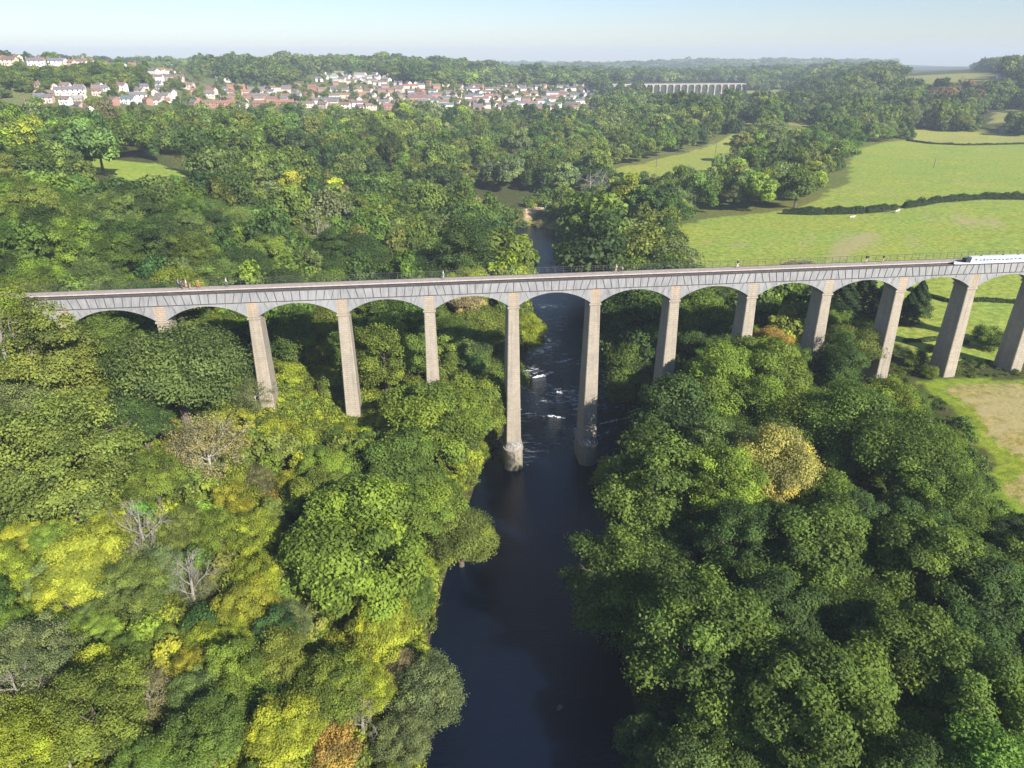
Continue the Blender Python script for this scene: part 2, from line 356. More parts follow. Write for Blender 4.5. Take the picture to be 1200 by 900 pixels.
ppath = PXY([(612,258),(640,245),(652,240),(640,238),(622,246)],5); soil[inpoly(fx,fy,[(a-2,b) for a,b in ppath])] = (.40,.33,.2)
dcell = {'hay_field':mh,'pasture':mp_|mp2}
def grid_obj(name, keep_faces, label=None):
    idx = np.arange(NX*NY).reshape(NY,NX)
    q = np.stack([idx[:-1,:-1],idx[:-1,1:],idx[1:,1:],idx[1:,:-1]],-1).reshape(-1,4)[keep_faces]
    used, inv = np.unique(q.ravel(), return_inverse=True)
    V = np.stack([X.ravel(),Y.ravel(),Z.ravel()],-1)[used]
    me = bpy.data.meshes.new(name); me.vertices.add(len(V)); me.vertices.foreach_set('co', V.ravel())
    me.loops.add(len(inv)); me.loops.foreach_set('vertex_index', inv.astype(np.int32))
    me.polygons.add(len(q)); me.polygons.foreach_set('loop_start', np.arange(0,len(q)*4,4)); me.polygons.foreach_set('loop_total', np.full(len(q),4))
    me.polygons.foreach_set('use_smooth', np.ones(len(q),bool))
    a = me.attributes.new('soil','FLOAT_COLOR','POINT'); a.data.foreach_set('color', np.concatenate([soil.reshape(-1,3)[used], np.ones((len(used),1))],1).ravel())
    a = me.attributes.new('dry','FLOAT','POINT'); a.data.foreach_set('value', dry.ravel()[used])
    me.materials.append(M['ground']); me.update(calc_edges=True); me.validate()
    o = link(bpy.data.objects.new(name, me)); o['kind'] = 'structure'
    if label: o['label'] = label
    return o
fm = lambda m: m[:-1,:-1].ravel()
F_h, F_p, F_l = fm(mh), fm(mp_|mp2), fm(ml)
grid_obj('hay_field', F_h, 'mown hay field with straw coloured swathes beside the right-hand wood')
grid_obj('pasture', F_p&~F_h, 'wide bright green pasture beyond the right end of the aqueduct')
grid_obj('meadow', F_l&~F_p&~F_h, 'small green meadow among the trees of the left hillside')
grid_obj('ground', ~(F_h|F_p|F_l))
# river
mb = MB(); k0 = None
for i, (cx,cy,hw) in enumerate(RC):
    a = RC[max(i-1,0)]; b = RC[min(i+1,len(RC)-1)]; t = Vector((b[0]-a[0],b[1]-a[1])).normalized(); nrm = Vector((-t.y,t.x))
    w = hw+5
    for k in range(9):
        q = -w+2*w*k/8; mb.v.append((cx+nrm.x*q, cy+nrm.y*q, 0.0))
    if i:
        for k in range(8): mb.f.append(((i-1)*9+k, i*9+k, i*9+k+1, (i-1)*9+k+1)); mb.m.append(0)
river = mb.build('river', M['river'], smooth=True); river['kind'] = 'structure'
me = river.data; me.flip_normals() if me.polygons[0].normal.z < 0 else None
# ------------------------------------------------------------------ the aqueduct
TH = R_(7.53); CT, ST = math.cos(TH), math.sin(TH)
BO = Vector((0.32,130.7,0)); PP = 16.2
def BW(s, t, z=0): return (BO.x+s*CT-t*ST, BO.y+s*ST+t*CT, z)
aq = empty('aqueduct', BO, TH)
tag(aq, 'long grey iron canal aqueduct on tall tapering stone piers across the river', 'aqueduct')
ZB, ZT = 39.03, 41.17; DW = 4.6
K0, K1 = -6, 8
def pier(k):
    s = k*PP; wx_, wy_, _ = BW(s, 2.3); g = gz(wx_, wy_); inriver = k in (0,1)
    mb = MB(); zb = min(g-1.5, -1.0) if inriver else g-1.5
    hw0, hd0 = 1.04, 2.1        # at cap level (z 36)
    def half(z): f = (36-z)/36; return hw0+.60*f, hd0+.95*f
    cy = 2.3; rings = []
    lo = 6.5 if inriver else zb
    for z in (lo, lo+(36-lo)/2, 35.7):
        w, d = half(z); c = .12
        rings.append([(s-w,cy-d+c,z),(s-w+c,cy-d,z),(s+w-c,cy-d,z),(s+w,cy-d+c,z),(s+w,cy+d-c,z),(s+w-c,cy+d,z),(s-w+c,cy+d,z),(s-w,cy+d-c,z)])
    mb.loft(rings)
    shaft = mb.build('pier', M['stone'], aq)
    cb = MB(); w, d = hw0, hd0
    cb.box(s-w-.16,s+w+.16,cy-d-.16,cy+d+.16,35.702,36.02); cb.box(s-w-.06,s+w+.06,cy-d-.06,cy+d+.06,36.022,36.2)
    cb.box(s-.98,s+.98,.02,cy*2-.02,36.202,ZB-.004)
    cb.build('pier_cap', M['stone'], shaft)
    if inriver:
        fb = MB()
        def cut(z, w, dd, n=9):
            pts = []
            for i in range(n): a = math.pi+math.pi*i/(n-1); pts.append((s+w*math.cos(a), cy-dd+w*math.sin(a)*.9, z))
            for i in range(n): a = math.pi*i/(n-1); pts.append((s+w*math.cos(a), cy+dd+w*math.sin(a)*.9, z))
            return pts
        fb.loft([cut(-2,2.05,2.2),cut(4.6,1.95,2.15)]); fb.loft([cut(4.603,2.12,2.2),cut(4.95,2.12,2.2)])
        fb.build('cutwater', M['stone'], shaft)
        fb = MB(); fb.loft([cut(4.953,1.95,2.1),cut(5.6,1.70,1.7),cut(6.3,1.35,1.8),cut(6.75,.9,1.55)])
        fb.build('cutwater_cap', M['weathered'], shaft)
M['weathered'] = simple('weathered_stone',(.30,.29,.27),.9,.6,2.5,col2=(.09,.09,.09))
for k in range(K0, K1+1): pier(k)
def bay(k):
    s0 = k*PP; s1 = s0+PP; a0 = s0+.98; a1 = s1-.98; mid = (a0+a1)/2; half = (a1-a0)/2
    zs, zc = 36.35, 38.72; h = zc-zs; Rr = (half*half+h*h)/(2*h)
    arc = lambda x: zc-Rr+math.sqrt(max(0,Rr*Rr-(x-mid)**2))
    n = 22; xs = [a0+(a1-a0)*i/n for i in range(n+1)]
    for j, t0 in enumerate((0.0,1.45,2.95,DW-.14)):
        mb = MB(); fr = []; t1 = t0+.14
        for i in range(n):
            xa, xb = xs[i], xs[i+1]; za, zb_ = arc(xa), arc(xb)
            V = [(xa,t0,za),(xb,t0,zb_),(xb,t0,ZB-.003),(xa,t0,ZB-.003),(xa,t1,za),(xb,t1,zb_),(xb,t1,ZB-.003),(xa,t1,ZB-.003)]
            Fs = [(0,1,2,3),(5,4,7,6),(0,4,5,1)]
            if i == 0: Fs.append((0,3,7,4))
            if i == n-1: Fs.append((1,5,6,2))
            mb.add(V, Fs)
            if j in (0,3):   # raised soffit flange following the arch
                ta, tb = (t0-.05,t0+.19) if j == 0 else (t0-.05,t0+.19)
                mb.add([(xa,ta,za-.02),(xb,ta,zb_-.02),(xb,tb,zb_-.02),(xa,tb,za-.02),(xa,ta,za+.15),(xb,ta,zb_+.15),(xb,tb,zb_+.15),(xa,tb,za+.15)],
                       [(0,3,2,1),(4,5,6,7),(0,1,5,4),(2,3,7,6)])
        if j == 0:           # joints of the spandrel castings, radial to the arch
            for fx_ in (.13,.26,.74,.87):
                x = a0+(a1-a0)*fx_; zt = ZB-.12; zb_ = arc(x)+.15
                if zt-zb_ < .25: continue
                dxn = (x-mid)/Rr*(zt-zb_)
                mb.add([(x-.03,-.045,zb_),(x+.03,-.045,zb_),(x+.03+dxn,-.045,zt),(x-.03+dxn,-.045,zt),(x-.03,.0,zb_),(x+.03,.0,zb_),(x+.03+dxn,.0,zt),(x-.03+dxn,.0,zt)],
                       [(0,1,2,3),(1,5,6,2),(4,0,3,7)],1)
        mb.build('arch_rib', [M['iron'],M['iron_dark']], aq)
    # trough casting: side plates with their splayed joints, floor, top flange
    mb = MB(); mb.box(s0,s1,.02,.07,ZB+.12,ZT-.12); mb.box(s0,s1,DW-.07,DW-.02,ZB+.12,ZT-.12); mb.box(s0,s1,.02,DW-.02,ZB,ZB+.118)
    nj = 11
    for i in range(nj):
        f = (i+0.0)/nj; xb_ = s0+PP*f; lean = 0 if i == 0 else (0.5-f)*1.9*(1 if True else 1)
        lean = 0 if i == 0 else -(f-.5)*2*.75
        xt = xb_ - (-lean)*(-1); x0_, x1_ = xb_-lean*.5, xb_+lean*.5
        x0_, x1_ = xb_+lean*.5, xb_-lean*.5   # bottoms spread toward mid-arch, tops toward the piers
        z0_, z1_ = ZB+.12, ZT-.12
        mb.add([(x0_-.045,-.05,z0_),(x0_+.045,-.05,z0_),(x1_+.045,-.05,z1_),(x1_-.045,-.05,z1_),(x0_-.045,.018,z0_),(x0_+.045,.018,z0_),(x1_+.045,.018,z1_),(x1_-.045,.018,z1_)],
               [(0,1,2,3),(1,5,6,2),(4,0,3,7)],1)
    tr = mb.build('trough_section', [M['iron'],M['iron_dark']], aq)
    fb = MB(); fb.box(s0,s1,-.07,.018,ZB-.0,ZB+.115); fb.build('lower_flange', M['iron_dark'], tr)
    fb = MB(); fb.box(s0,s1,-.12,.16,ZT-.118,ZT); fb.box(s0,s1,DW-.16,DW+.12,ZT-.118,ZT); fb.build('rim', M['iron_dark'], tr)
    mb = MB(); mb.box(s0,s1,2.25,DW-.165,ZT-.16,ZT-.02); mb.build('towpath', M['path'], aq)
    mb = MB(); mb.box(s0,s1,2.17,2.247,ZT-.2,ZT+.02); mb.build('towpath_kerb', M['path_edge'], aq)
    mb = MB()
    for i in range(10):
        x = s0+PP*(i+.5)/10; mb.box(x-.03,x+.03,DW-.01,DW+.05,ZT+.002,ZT+1.22)
    for z in (.45,.85): mb.box(s0,s1,DW+.0,DW+.03,ZT+z,ZT+z+.035)
    mb.box(s0,s1,DW-.02,DW+.06,ZT+1.221,ZT+1.28); mb.build('railing', M['iron_dark'], aq)
M['path_edge'] = simple('stone_kerb',(.45,.39,.36),.9,.2,2)
for k in range(K0-1, K1): bay(k)
mb = MB(); mb.box((K0-1)*PP,K1*PP,.075,2.165,ZT-.32,ZT-.27); mb.build('canal_water', M['canal'], aq)
# abutment and embankment wall at the left end
mb = MB(); s1_ = (K0-1)*PP
mb.box(s1_-30,s1_-.005,-.4,DW+.4,20,ZT-.13); mb.build('abutment', M['stone'], aq)
# ------------------------------------------------------------------ people
def skin(name, V, E_, Rd, m, parent, sub=2, root=0):
    me = bpy.data.meshes.new(name); me.from_pydata(V, E_, []); me.materials.append(m); o = link(bpy.data.objects.new(name, me), parent)
    o.modifiers.new('skin','SKIN'); lay = me.skin_vertices[0] if me.skin_vertices else None
    if lay is None:
        bpy.context.view_layer.objects.active = o; bpy.ops.mesh.customdata_skin_add(); lay = me.skin_vertices[0]
    for i, r in enumerate(Rd): lay.data[i].radius = (r,r) if not hasattr(r,'__len__') else r
    lay.data[root].use_root = True
    s = o.modifiers.new('sub','SUBSURF'); s.levels = sub; s.render_levels = sub
    dg = bpy.context.evaluated_depsgraph_get(); dg.update(); e = o.evaluated_get(dg); nm = bpy.data.meshes.new_from_object(e)
    o.modifiers.clear(); o.data = nm; nm.materials.clear(); nm.materials.append(m); nm.polygons.foreach_set('use_smooth',[True]*len(nm.polygons)); nm.update()
    return o
M['skin'] = simple('skin',(.55,.34,.25),.6,.1,3)
CLO = {}
def cloth(c):
    k = tuple(c)
    if k not in CLO: CLO[k] = simple('fabric_%d' % len(CLO), c, .85, .2, 6)
    return CLO[k]
def person(s, t, face, h, top_, bot, hair, label, stride=.28, lean=0.0, arm=.25, shorts=False, pack=None):
    x, y, z = BW(s,t,ZT-.02); r = empty('person',(x,y,z),TH+face); k = h/1.75; r.scale = (k,k,k)
    # walks toward local +X
    hip = (0,0,.93); nk = (lean,0,1.45); hd = (lean+.03,0,1.64)
    fk, bk = stride, -stride
    J = {'hip':hip,'wst':(lean*.4,0,1.12),'chs':(lean*.8,0,1.33),'nk':nk,'hd':hd,'hdt':(lean+.03,0,1.70),
         'hl':(0,.10,.90),'kl':(fk*.55+.04,.10,.50),'al':(fk,.10,.09),'tl':(fk+.15,.10,.035),
         'hr':(0,-.10,.90),'kr':(bk*.35+.05,-.10,.50),'ar':(bk,-.10,.12),'tr':(bk+.13,-.10,.035),
         'sl':(lean,.19,1.40),'el':(lean-arm*.6,.24,1.13),'wl':(lean-arm*.5+.08,.24,.88),'fl':(lean-arm*.45+.10,.24,.78),
         'sr':(lean,-.19,1.40),'er':(lean+arm*.4,-.24,1.14),'wr':(lean+arm*1.1,-.23,.94),'fr':(lean+arm*1.3,-.23,.85)}
    Rd = dict(hip=.125,wst=.115,chs=.14,nk=.055,hd=.092,hdt=.085,hl=.09,kl=.058,al=.04,tl=.03,hr=.09,kr=.058,ar=.04,tr=.03,sl=.06,el=.042,wl=.03,fl=.032,sr=.06,er=.042,wr=.03,fr=.032)
    Es = [('hip','wst'),('wst','chs'),('chs','nk'),('nk','hd'),('hd','hdt'),('hip','hl'),('hl','kl'),('kl','al'),('al','tl'),('hip','hr'),('hr','kr'),('kr','ar'),('ar','tr'),('chs','sl'),('sl','el'),('el','wl'),('wl','fl'),('chs','sr'),('sr','er'),('er','wr'),('wr','fr')]
    def sub(names, name, m, grow, lv=1):
        N_ = list(names); ix = {n:i for i,n in enumerate(N_)}; E2 = [(ix[a],ix[b]) for a,b in Es if a in ix and b in ix]
        return skin(name,[J[n] for n in N_],E2,[Rd[n]+(grow if n not in ('hd','hdt') else 0) for n in N_],m,r,lv)
    sub(list(J),'body',M['skin'],0,2)
    sub(['wst','chs','sl','el','sr','er','hip'] ,'shirt',cloth(top_),.022)
    sub(['hip','hl','kl','hr','kr']+([] if shorts else ['al','ar']),'shorts' if shorts else 'trousers',cloth(bot),.02)
    for a,b in (('al','tl'),('ar','tr')):
        mb = MB(); p,q = J[a],J[b]; mb.tube([(p[0]-.05,p[1],.05),(p[0]+.06,p[1],.06),(q[0]+.04,q[1],.035)],[.045,.055,.035],8); mb.build('shoe',cloth((.05,.05,.05)),r,True)
    skin('hair',[(hd[0]-.03,0,1.60),(hd[0]-.02,0,1.70),(hd[0],0,1.755)],[(0,1),(1,2)],[.085,.095,.075],cloth(hair),r,1)
    if pack: mb = MB(); mb.loft([[(lean-.34,-.14,1.0),(lean-.15,-.14,1.0),(lean-.15,.14,1.0),(lean-.34,.14,1.0)],[(lean-.30,-.13,1.42),(lean-.15,-.13,1.45),(lean-.15,.13,1.45),(lean-.30,.13,1.42)]]); mb.build('rucksack',cloth(pack),r)
    tag(r,label,'person','people walking along the towpath'); return r
def s_at(px):
    lo, hi = -130, 140
    for _ in range(50):
        m_ = (lo+hi)/2; w = BW(m_,3.4,ZT)
        if proj(*w)[0] < px: lo = m_
        else: hi = m_
    return lo
G = 3.141
person(s_at(209),3.9,0,1.78,(.10,.22,.45),(.05,.06,.09),(.08,.05,.03),'person in a blue top at the left of the small group on the towpath')
person(s_at(214),3.2,0.6,1.7,(.04,.04,.05),(.08,.08,.1),(.03,.02,.02),'person dressed in black within the left-hand group on the towpath',stride=.08)
person(s_at(218),3.9,G,1.72,(.72,.66,.74),(.45,.28,.28),(.35,.22,.1),'person in a pale top and pink trousers within the left-hand group on the towpath',stride=.1)
person(s_at(224),3.0,G,1.15,(.60,.30,.30),(.5,.32,.3),(.2,.12,.06),'small child in pinkish clothes within the left-hand group on the towpath',stride=.12)
person(s_at(233),3.5,G,1.6,(.60,.14,.06),(.45,.12,.06),(.1,.06,.04),'person all in orange red walking right of the group on the towpath')
person(s_at(265.5),3.6,0,1.8,(.72,.78,.80),(.10,.12,.15),(.3,.3,.3),'person in a white jacket walking alone over the second arch',stride=.2)
person(s_at(519.5),3.4,0,1.78,(.62,.72,.78),(.30,.36,.42),(.2,.15,.1),'person in pale blue alone above the fifth pier',stride=.15)
person(s_at(722),3.5,G,1.8,(.75,.75,.75),(.55,.38,.35),(.05,.04,.03),'taller person in a white top and pink shorts right of mid-river',shorts=True,pack=(.05,.05,.06))
person(s_at(729),3.3,G,1.35,(.70,.68,.70),(.1,.1,.14),(.07,.05,.03),'shorter person in white beside the one in pink shorts right of mid-river')
person(s_at(865),3.7,G,1.78,(.04,.04,.05),(.68,.66,.64),(.62,.62,.6),'person in a dark top and pale trousers alone above the ninth pier')
person(s_at(1016),3.7,G,1.8,(.04,.045,.05),(.7,.7,.7),(.04,.03,.03),'left person of the dark-topped pair ahead of the narrowboat',lean=.06,pack=(.02,.02,.02),shorts=True)
person(s_at(1035.5),3.6,G,1.75,(.06,.06,.07),(.62,.62,.62),(.05,.04,.03),'right person of the dark-topped pair ahead of the narrowboat',lean=.04,shorts=True)
# ------------------------------------------------------------------ cattle in the pasture
def cow(px, py, col, face, label, lying=False):
    x, y = at(px,py,gz(*at(px,py,17))); z = gz(x,y)-(.42 if lying else 0); r = empty('cow',(x,y,z),face)
    V = [(0,0,1.0),(-.55,0,1.05),(-.95,0,1.08),(.5,0,1.02),(.95,0,1.15),(1.35,0,1.38),(1.62,0,1.32),(1.88,0,1.15),
         (-.95,.2,.75),(-1.02,.2,.42),(-.92,.2,.05),(-.95,-.2,.75),(-.98,-.2,.42),(-.9,-.2,.05),(.6,.2,.72),(.63,.2,.38),(.6,.2,.05),(.6,-.2,.72),(.72,-.2,.38),(.66,-.2,.05),(-1.15,0,1.05),(-1.28,0,.55)]
    E_ = [(0,1),(1,2),(0,3),(3,4),(4,5),(5,6),(6,7),(2,8),(8,9),(9,10),(2,11),(11,12),(12,13),(3,14),(14,15),(15,16),(3,17),(17,18),(18,19),(2,20),(20,21)]
    Rd = [.37,.36,.3,.36,.26,.17,.16,.1,.15,.08,.06,.15,.08,.06,.13,.075,.06,.13,.075,.06,.05,.04]
    skin('body',V,E_,Rd,cloth(col),r,1)
    for s in (-1,1):
        mb = MB(); mb.tube([(1.4,s*.12,1.5),(1.36,s*.24,1.53),(1.36,s*.34,1.47)],[.05,.06,.02],6); mb.build('ear',cloth(col),r)
    tag(r,label,'cow','cattle by the pasture hedge')
cow(998.5,255.5,(.68,.64,.56),.2,'white cow lying alone in the pasture before the hedge',True)
cow(1040,250,(.10,.09,.08),2.6,'dark cow left of the pale one by the hedge gap')
cow(1051,249.5,(.62,.60,.56),.4,'pale cow standing right of the dark one by the hedge gap')
# ------------------------------------------------------------------ tree prototypes
def leaf_mesh(name, C, N, S, tone, hue, material, asp=.62):
    n = len(C); N = N/np.linalg.norm(N,axis=1,keepdims=True)
    r = rng.normal(size=(n,3)); T = np.cross(N, r); T /= np.linalg.norm(T,axis=1,keepdims=True)+1e-9; B = np.cross(N,T)
    S = S[:,None]; bend = N*S*.22
    V = np.stack([C+T*S-bend, C+B*S*asp+bend*.5, C-T*S-bend, C-B*S*asp+bend*.5],1).reshape(-1,3)
    me = bpy.data.meshes.new(name); me.vertices.add(4*n); me.vertices.foreach_set('co', V.ravel())
    me.loops.add(4*n); me.loops.foreach_set('vertex_index', np.arange(4*n,dtype=np.int32))
    me.polygons.add(n); me.polygons.foreach_set('loop_start', np.arange(0,4*n,4)); me.polygons.foreach_set('loop_total', np.full(n,4))
    a = me.attributes.new('tone','FLOAT','FACE'); a.data.foreach_set('value', tone.astype(np.float32))
    a = me.attributes.new('hue','FLOAT','FACE'); a.data.foreach_set('value', hue.astype(np.float32))
    me.materials.append(material); me.update(calc_edges=True); return me
def rdir(n, zlo=-1):
    z = rng.uniform(zlo,1,n); a = rng.uniform(0,2*np.pi,n); r = np.sqrt(np.maximum(0,1-z*z)); return np.stack([r*np.cos(a),r*np.sin(a),z],1)
def crown_pts(R, H, zc, nc, rc, nl, ls, loose=.25, spiky=0., zlo=-.55, up=.5):
    """leaf centres for a crown made of many overlapping sprays"""
    D = rdir(nc, zlo); lob = np.zeros(nc)
    for _ in range(7):
        q = rdir(1,-.3)[0]; lob += rng.uniform(-.5,1)*np.exp(-((1-D@q)/.16))
    rad = np.clip(.80+.26*lob+rng.uniform(-.34,.13,nc), .3, 1.22)
    CC = D*rad[:,None]*np.array([R-rc*.5,R-rc*.5,H-rc*.4]); CC[:,2] += zc
    CC[:,2] -= .12*np.maximum(0,-D[:,2])*H
    rcs = rc*rng.uniform(.65,1.3,nc)
    ci = rng.integers(0,nc,nl); dd = rdir(nl,-.55)
    out = D[ci]; dd = dd+out*.55; dd /= np.linalg.norm(dd,axis=1,keepdims=True)
    rr = rcs[ci]*rng.uniform(1-loose*1.6,1.0+loose,nl)
    C = CC[ci]+dd*rr[:,None]*np.array([1,1,.72])+rng.normal(size=(nl,3))*.08*rc
    if spiky: C += out*(rng.random(nl)**3*spiky)[:,None]
    N = dd*.75+np.array([0,0,up])+rng.normal(size=(nl,3))*.42
    ct = rng.random(nc); ch = np.clip(rng.normal(.25,.3,nc),0,1)
    tone = np.clip(.5+(ct[ci]-.5)*.8+rng.normal(0,.13,nl),0,1); hue = np.clip(ch[ci]+rng.normal(0,.2,nl),0,1)
    return C, N, ls*rng.uniform(.65,1.25,nl), tone, hue
def trunk_mesh(name, H, R, zc, r0, m, nb=6, bare=0):
    mb = MB(); lean = rng.normal(0,.03*H,2)
    mb.tube([(0,0,-1.2),(lean[0]*.3,lean[1]*.3,zc*.45),(lean[0]*.7,lean[1]*.7,zc*.9),(lean[0],lean[1],zc+H*.25)],[r0*1.25,r0,r0*.75,r0*.25],8)
    def branch(p, d, L, r, depth):
        q = [Vector(p)]; dd = Vector(d).normalized()
        for i in range(3):
            dd = (dd+Vector(rng.normal(0,.2,3))+Vector((0,0,.12))).normalized(); q.append(q[-1]+dd*L/3)
        mb.tube([tuple(a) for a in q],[r,r*.75,r*.5,r*.22],5)
        if depth > 0:
            for i in range(bare):
                f = rng.uniform(.3,1); k = min(2,int(f*3)); a = q[k].lerp(q[k+1], f*3-k if f < 1 else 1)
                branch(a, (dd+Vector(rng.normal(0,.75,3))).normalized(), L*rng.uniform(.4,.65), r*.45, depth-1)
    for i in range(nb):
        a = 2*math.pi*(i+rng.uniform(-.3,.3))/nb; z = zc*rng.uniform(.55,1.0); e = rng.uniform(.35,1.1)
        branch((lean[0]*.6,lean[1]*.6,z),(math.cos(a),math.sin(a),e),R*rng.uniform(.7,.95),r0*.42,2 if bare else 0)
    return mb.mesh(name, m)
PROTO = {}; LOWM = {}
#  kind: (R, H, zc, nclump, rc, nleaf, leafsize, loose, spiky, zlo, up, trunk r)
KINDS = {
 'sycamore': (6.6,5.6,8.6,84,1.5,24000,.235,.2,0,-.62,.5,.42),
 'oak':      (6.8,4.7,8.0,75,2.0,23000,.22,.28,0,-.5,.4,.48),
 'ash':      (5.8,6.0,9.0,115,1.15,21000,.2,.35,.9,-.7,.35,.34),
 'willow':   (5.6,4.6,6.6,170,1.0,23000,.165,.4,.8,-.7,.25,.3),
 'alder':    (4.3,5.8,7.8,85,1.25,16000,.2,.3,.5,-.85,.4,.25),
 'shrub':    (2.6,2.1,2.1,34,.85,5200,.17,.35,.3,-.8,.4,.09),
 'twiggy':   (3.6,3.0,3.7,150,.65,7500,.10,.55,1.1,-.7,.1,.12),
}
def make_proto(kind, var):
    R,H,zc,nc,rc,nl,ls,lo,sp,zlo,up,tr = KINDS[kind]
    f = crown_pts(R,H,zc,nc,rc,int(nl*1.75),ls*.75,lo,sp,zlo,up)
    cm = leaf_mesh('crown', *f, M['leaf'])
    tm = trunk_mesh('trunk', H, R, zc, tr, M['bark_pale'] if kind == 'twiggy' else M['bark'], 6 if kind != 'twiggy' else 9, 3 if kind == 'twiggy' else (2 if kind in('willow','ash') else 0))
    PROTO.setdefault(kind,[]).append((cm,tm,R,H,zc))
for kd, nv in (('sycamore',3),('oak',3),('ash',2),('willow',2),('alder',2),('shrub',3),('twiggy',2)):
    for v in range(nv): make_proto(kd, v)
def make_mid(kind):
    R,H,zc,nc,rc,nl,ls,lo,sp,zlo,up,tr = KINDS[kind]
    f = crown_pts(R,H,zc,int(nc*.7),rc*1.15,int(nl*.22),ls*2.0,lo,sp,zlo,up)
    cm = leaf_mesh('crown', *f, M['leaf'])
    LOWM.setdefault(kind,[]).append((cm,trunk_mesh('trunk',H,R,zc,tr,M['bark'],4),R,H,zc))
for kd in ('sycamore','sycamore','oak','oak','ash','willow','alder','alder','shrub','twiggy'): make_mid(kd)
def conifer_mesh(material, nl=9000, ls=.2, R=3.0, Ht=13.0):
    t = rng.random(nl)**.8; lay = .82+.18*np.abs(np.sin(t*np.pi*11)); a = rng.uniform(0,2*np.pi,nl)
    r = R*((1-t)**.75)*lay*(.82+.18*np.sin(a*5+t*20))*rng.uniform(.75,1.05,nl)
    C = np.stack([r*np.cos(a), r*np.sin(a), .6+t*Ht-.15*r],1)
    N = np.stack([np.cos(a),np.sin(a),np.full(nl,.6)],1)+rng.normal(size=(nl,3))*.4
    return leaf_mesh('crown', C, N, ls*rng.uniform(.7,1.2,nl), np.clip(rng.normal(.5,.2,nl),0,1), rng.random(nl)*.2, material, .4)
CONM = [conifer_mesh(M['leaf']) for _ in range(2)]
mb = MB(); mb.tube([(0,0,-1),(0,0,6),(0,0,12.5)],[.28,.2,.04],8); CONT = mb.mesh('trunk', M['bark'])
def place_tree(kind, x, y, scale, color, name=None, near=True, zscale=None, var=None, dz=0):
    if kind == 'conifer': cm, tm = CONM[rng.integers(0,2)], CONT
    else:
        L = (PROTO if near else LOWM)[kind]; cm, tm = L[(int(rng.integers(0,len(L))) if var is None else var)%len(L)][:2]
    z = gz(x,y)+dz
    nm = name or {'conifer':'conifer_tree','shrub':'shrub','twiggy':'twiggy_tree'}.get(kind, kind+'_tree')
    r = empty(nm, (x,y,z), float(rng.uniform(0,6.28))); zs = scale*(zscale or float(rng.uniform(.92,1.1))); r.scale = (scale,scale,zs)
    c = link(bpy.data.objects.new('crown', cm), r); c.color = (*color,1)
    link(bpy.data.objects.new('trunk', tm), r)
    return r
# ------------------------------------------------------------------ planting plan
C_ = dict(lime=(.25,.30,.04), yellow=(.27,.31,.045), mid=(.107,.168,.038), bright=(.17,.24,.045), dark=(.062,.11,.034), olive=(.155,.20,.05),
          grey=(.145,.185,.085), beige=(.25,.24,.145), rust=(.26,.10,.05), emerald=(.065,.14,.045), autumn=(.32,.235,.07), tan=(.33,.315,.115), deep=(.038,.07,.028), sage=(.125,.185,.06))
CNAME = dict(lime='lime green', yellow='bright yellow', mid='mid green', bright='fresh green', dark='dark green', olive='olive green', grey='grey green', beige='beige grey',
             rust='rust red', emerald='emerald green', autumn='orange autumn', tan='golden brown', deep='very dark green', sage='sage green')
RIVER_C = [(508,905),(522,740),(536,680),(590,600),(582,570),(612,520),(618,420),(642,350),(628,325),(622,272),(662,270),(652,300),(658,335),(712,350),(722,430),(705,500),(690,560),(692,640),(672,700),(672,740),(735,850),(745,905)]
FRONT_C = [[(22,334),(1210,286),(1210,345),(900,352),(600,362),(300,374),(60,366),(30,350)],
 [(286,350),(306,350),(331,482),(300,482)],[(394,350),(414,350),(429,492),(401,492)],[(495,350),(515,350),(518,430),(497,434)],
 [(594,350),(614,350),(616,552),(600,500)],[(680,350),(708,350),(706,548),(667,548)],
 [(0,100),(0,325),(50,350),(110,366),(190,378),(235,388),(268,430),(284,488),(330,492),(400,500),(438,462),(500,434),(560,426),(596,470),(600,560),(700,560),(735,478),(790,425),(840,398),(890,392),(930,420),(985,440),(1040,452),(1085,470),(1112,530),(1142,588),(1165,612),(1260,626),(1260,100)]]
BACK_C = [[(806,310),(800,268),(835,246),(925,246),(985,213),(996,184),(1062,166),(1210,172),(1210,330),(840,330)],[(842,335),(866,335),(864,372),(846,372)],
 [(1060,330),(1210,330),(1210,450),(1060,450)],[(960,400),(1060,400),(1060,460),(960,460)],[(1060,150),(1180,158),(1180,168),(1060,168)],
 [(62,193),(226,192),(226,206),(192,207),(150,216),(128,214),(122,202),(62,202)],[(700,198),(790,185),(862,172),(862,182),(790,202),(800,208)],
 [(592,274),(655,268),(662,285),(592,283)],[(848,139),(888,139),(888,148),(848,148)],[(918,138),(956,138),(956,151),(918,151)],
 [(728,96.5),(874,96),(874,108),(845,116),(800,110),(765,103),(728,100.5)],[(868,107),(930,104),(930,112),(868,113)],[(1052,84),(1178,84),(1184,96),(1062,94)],[(1045,75),(1145,76),(1145,82),(1050,83)],[(1140,130),(1210,124),(1210,141),(1150,143)]]
TOWNLINE = [(-200,128),(0,127),(30,136),(90,138),(120,133),(150,130),(185,128),(215,130),(250,131),(330,134),(390,132),(430,134),(480,131),(520,133),(560,138),(620,134),(660,133),(705,128),(716,108),(735,104),(1400,60)]
tlx, tly = zip(*TOWNLINE)
def bridge_y(x): return BO.y+(x-BO.x)*ST/CT
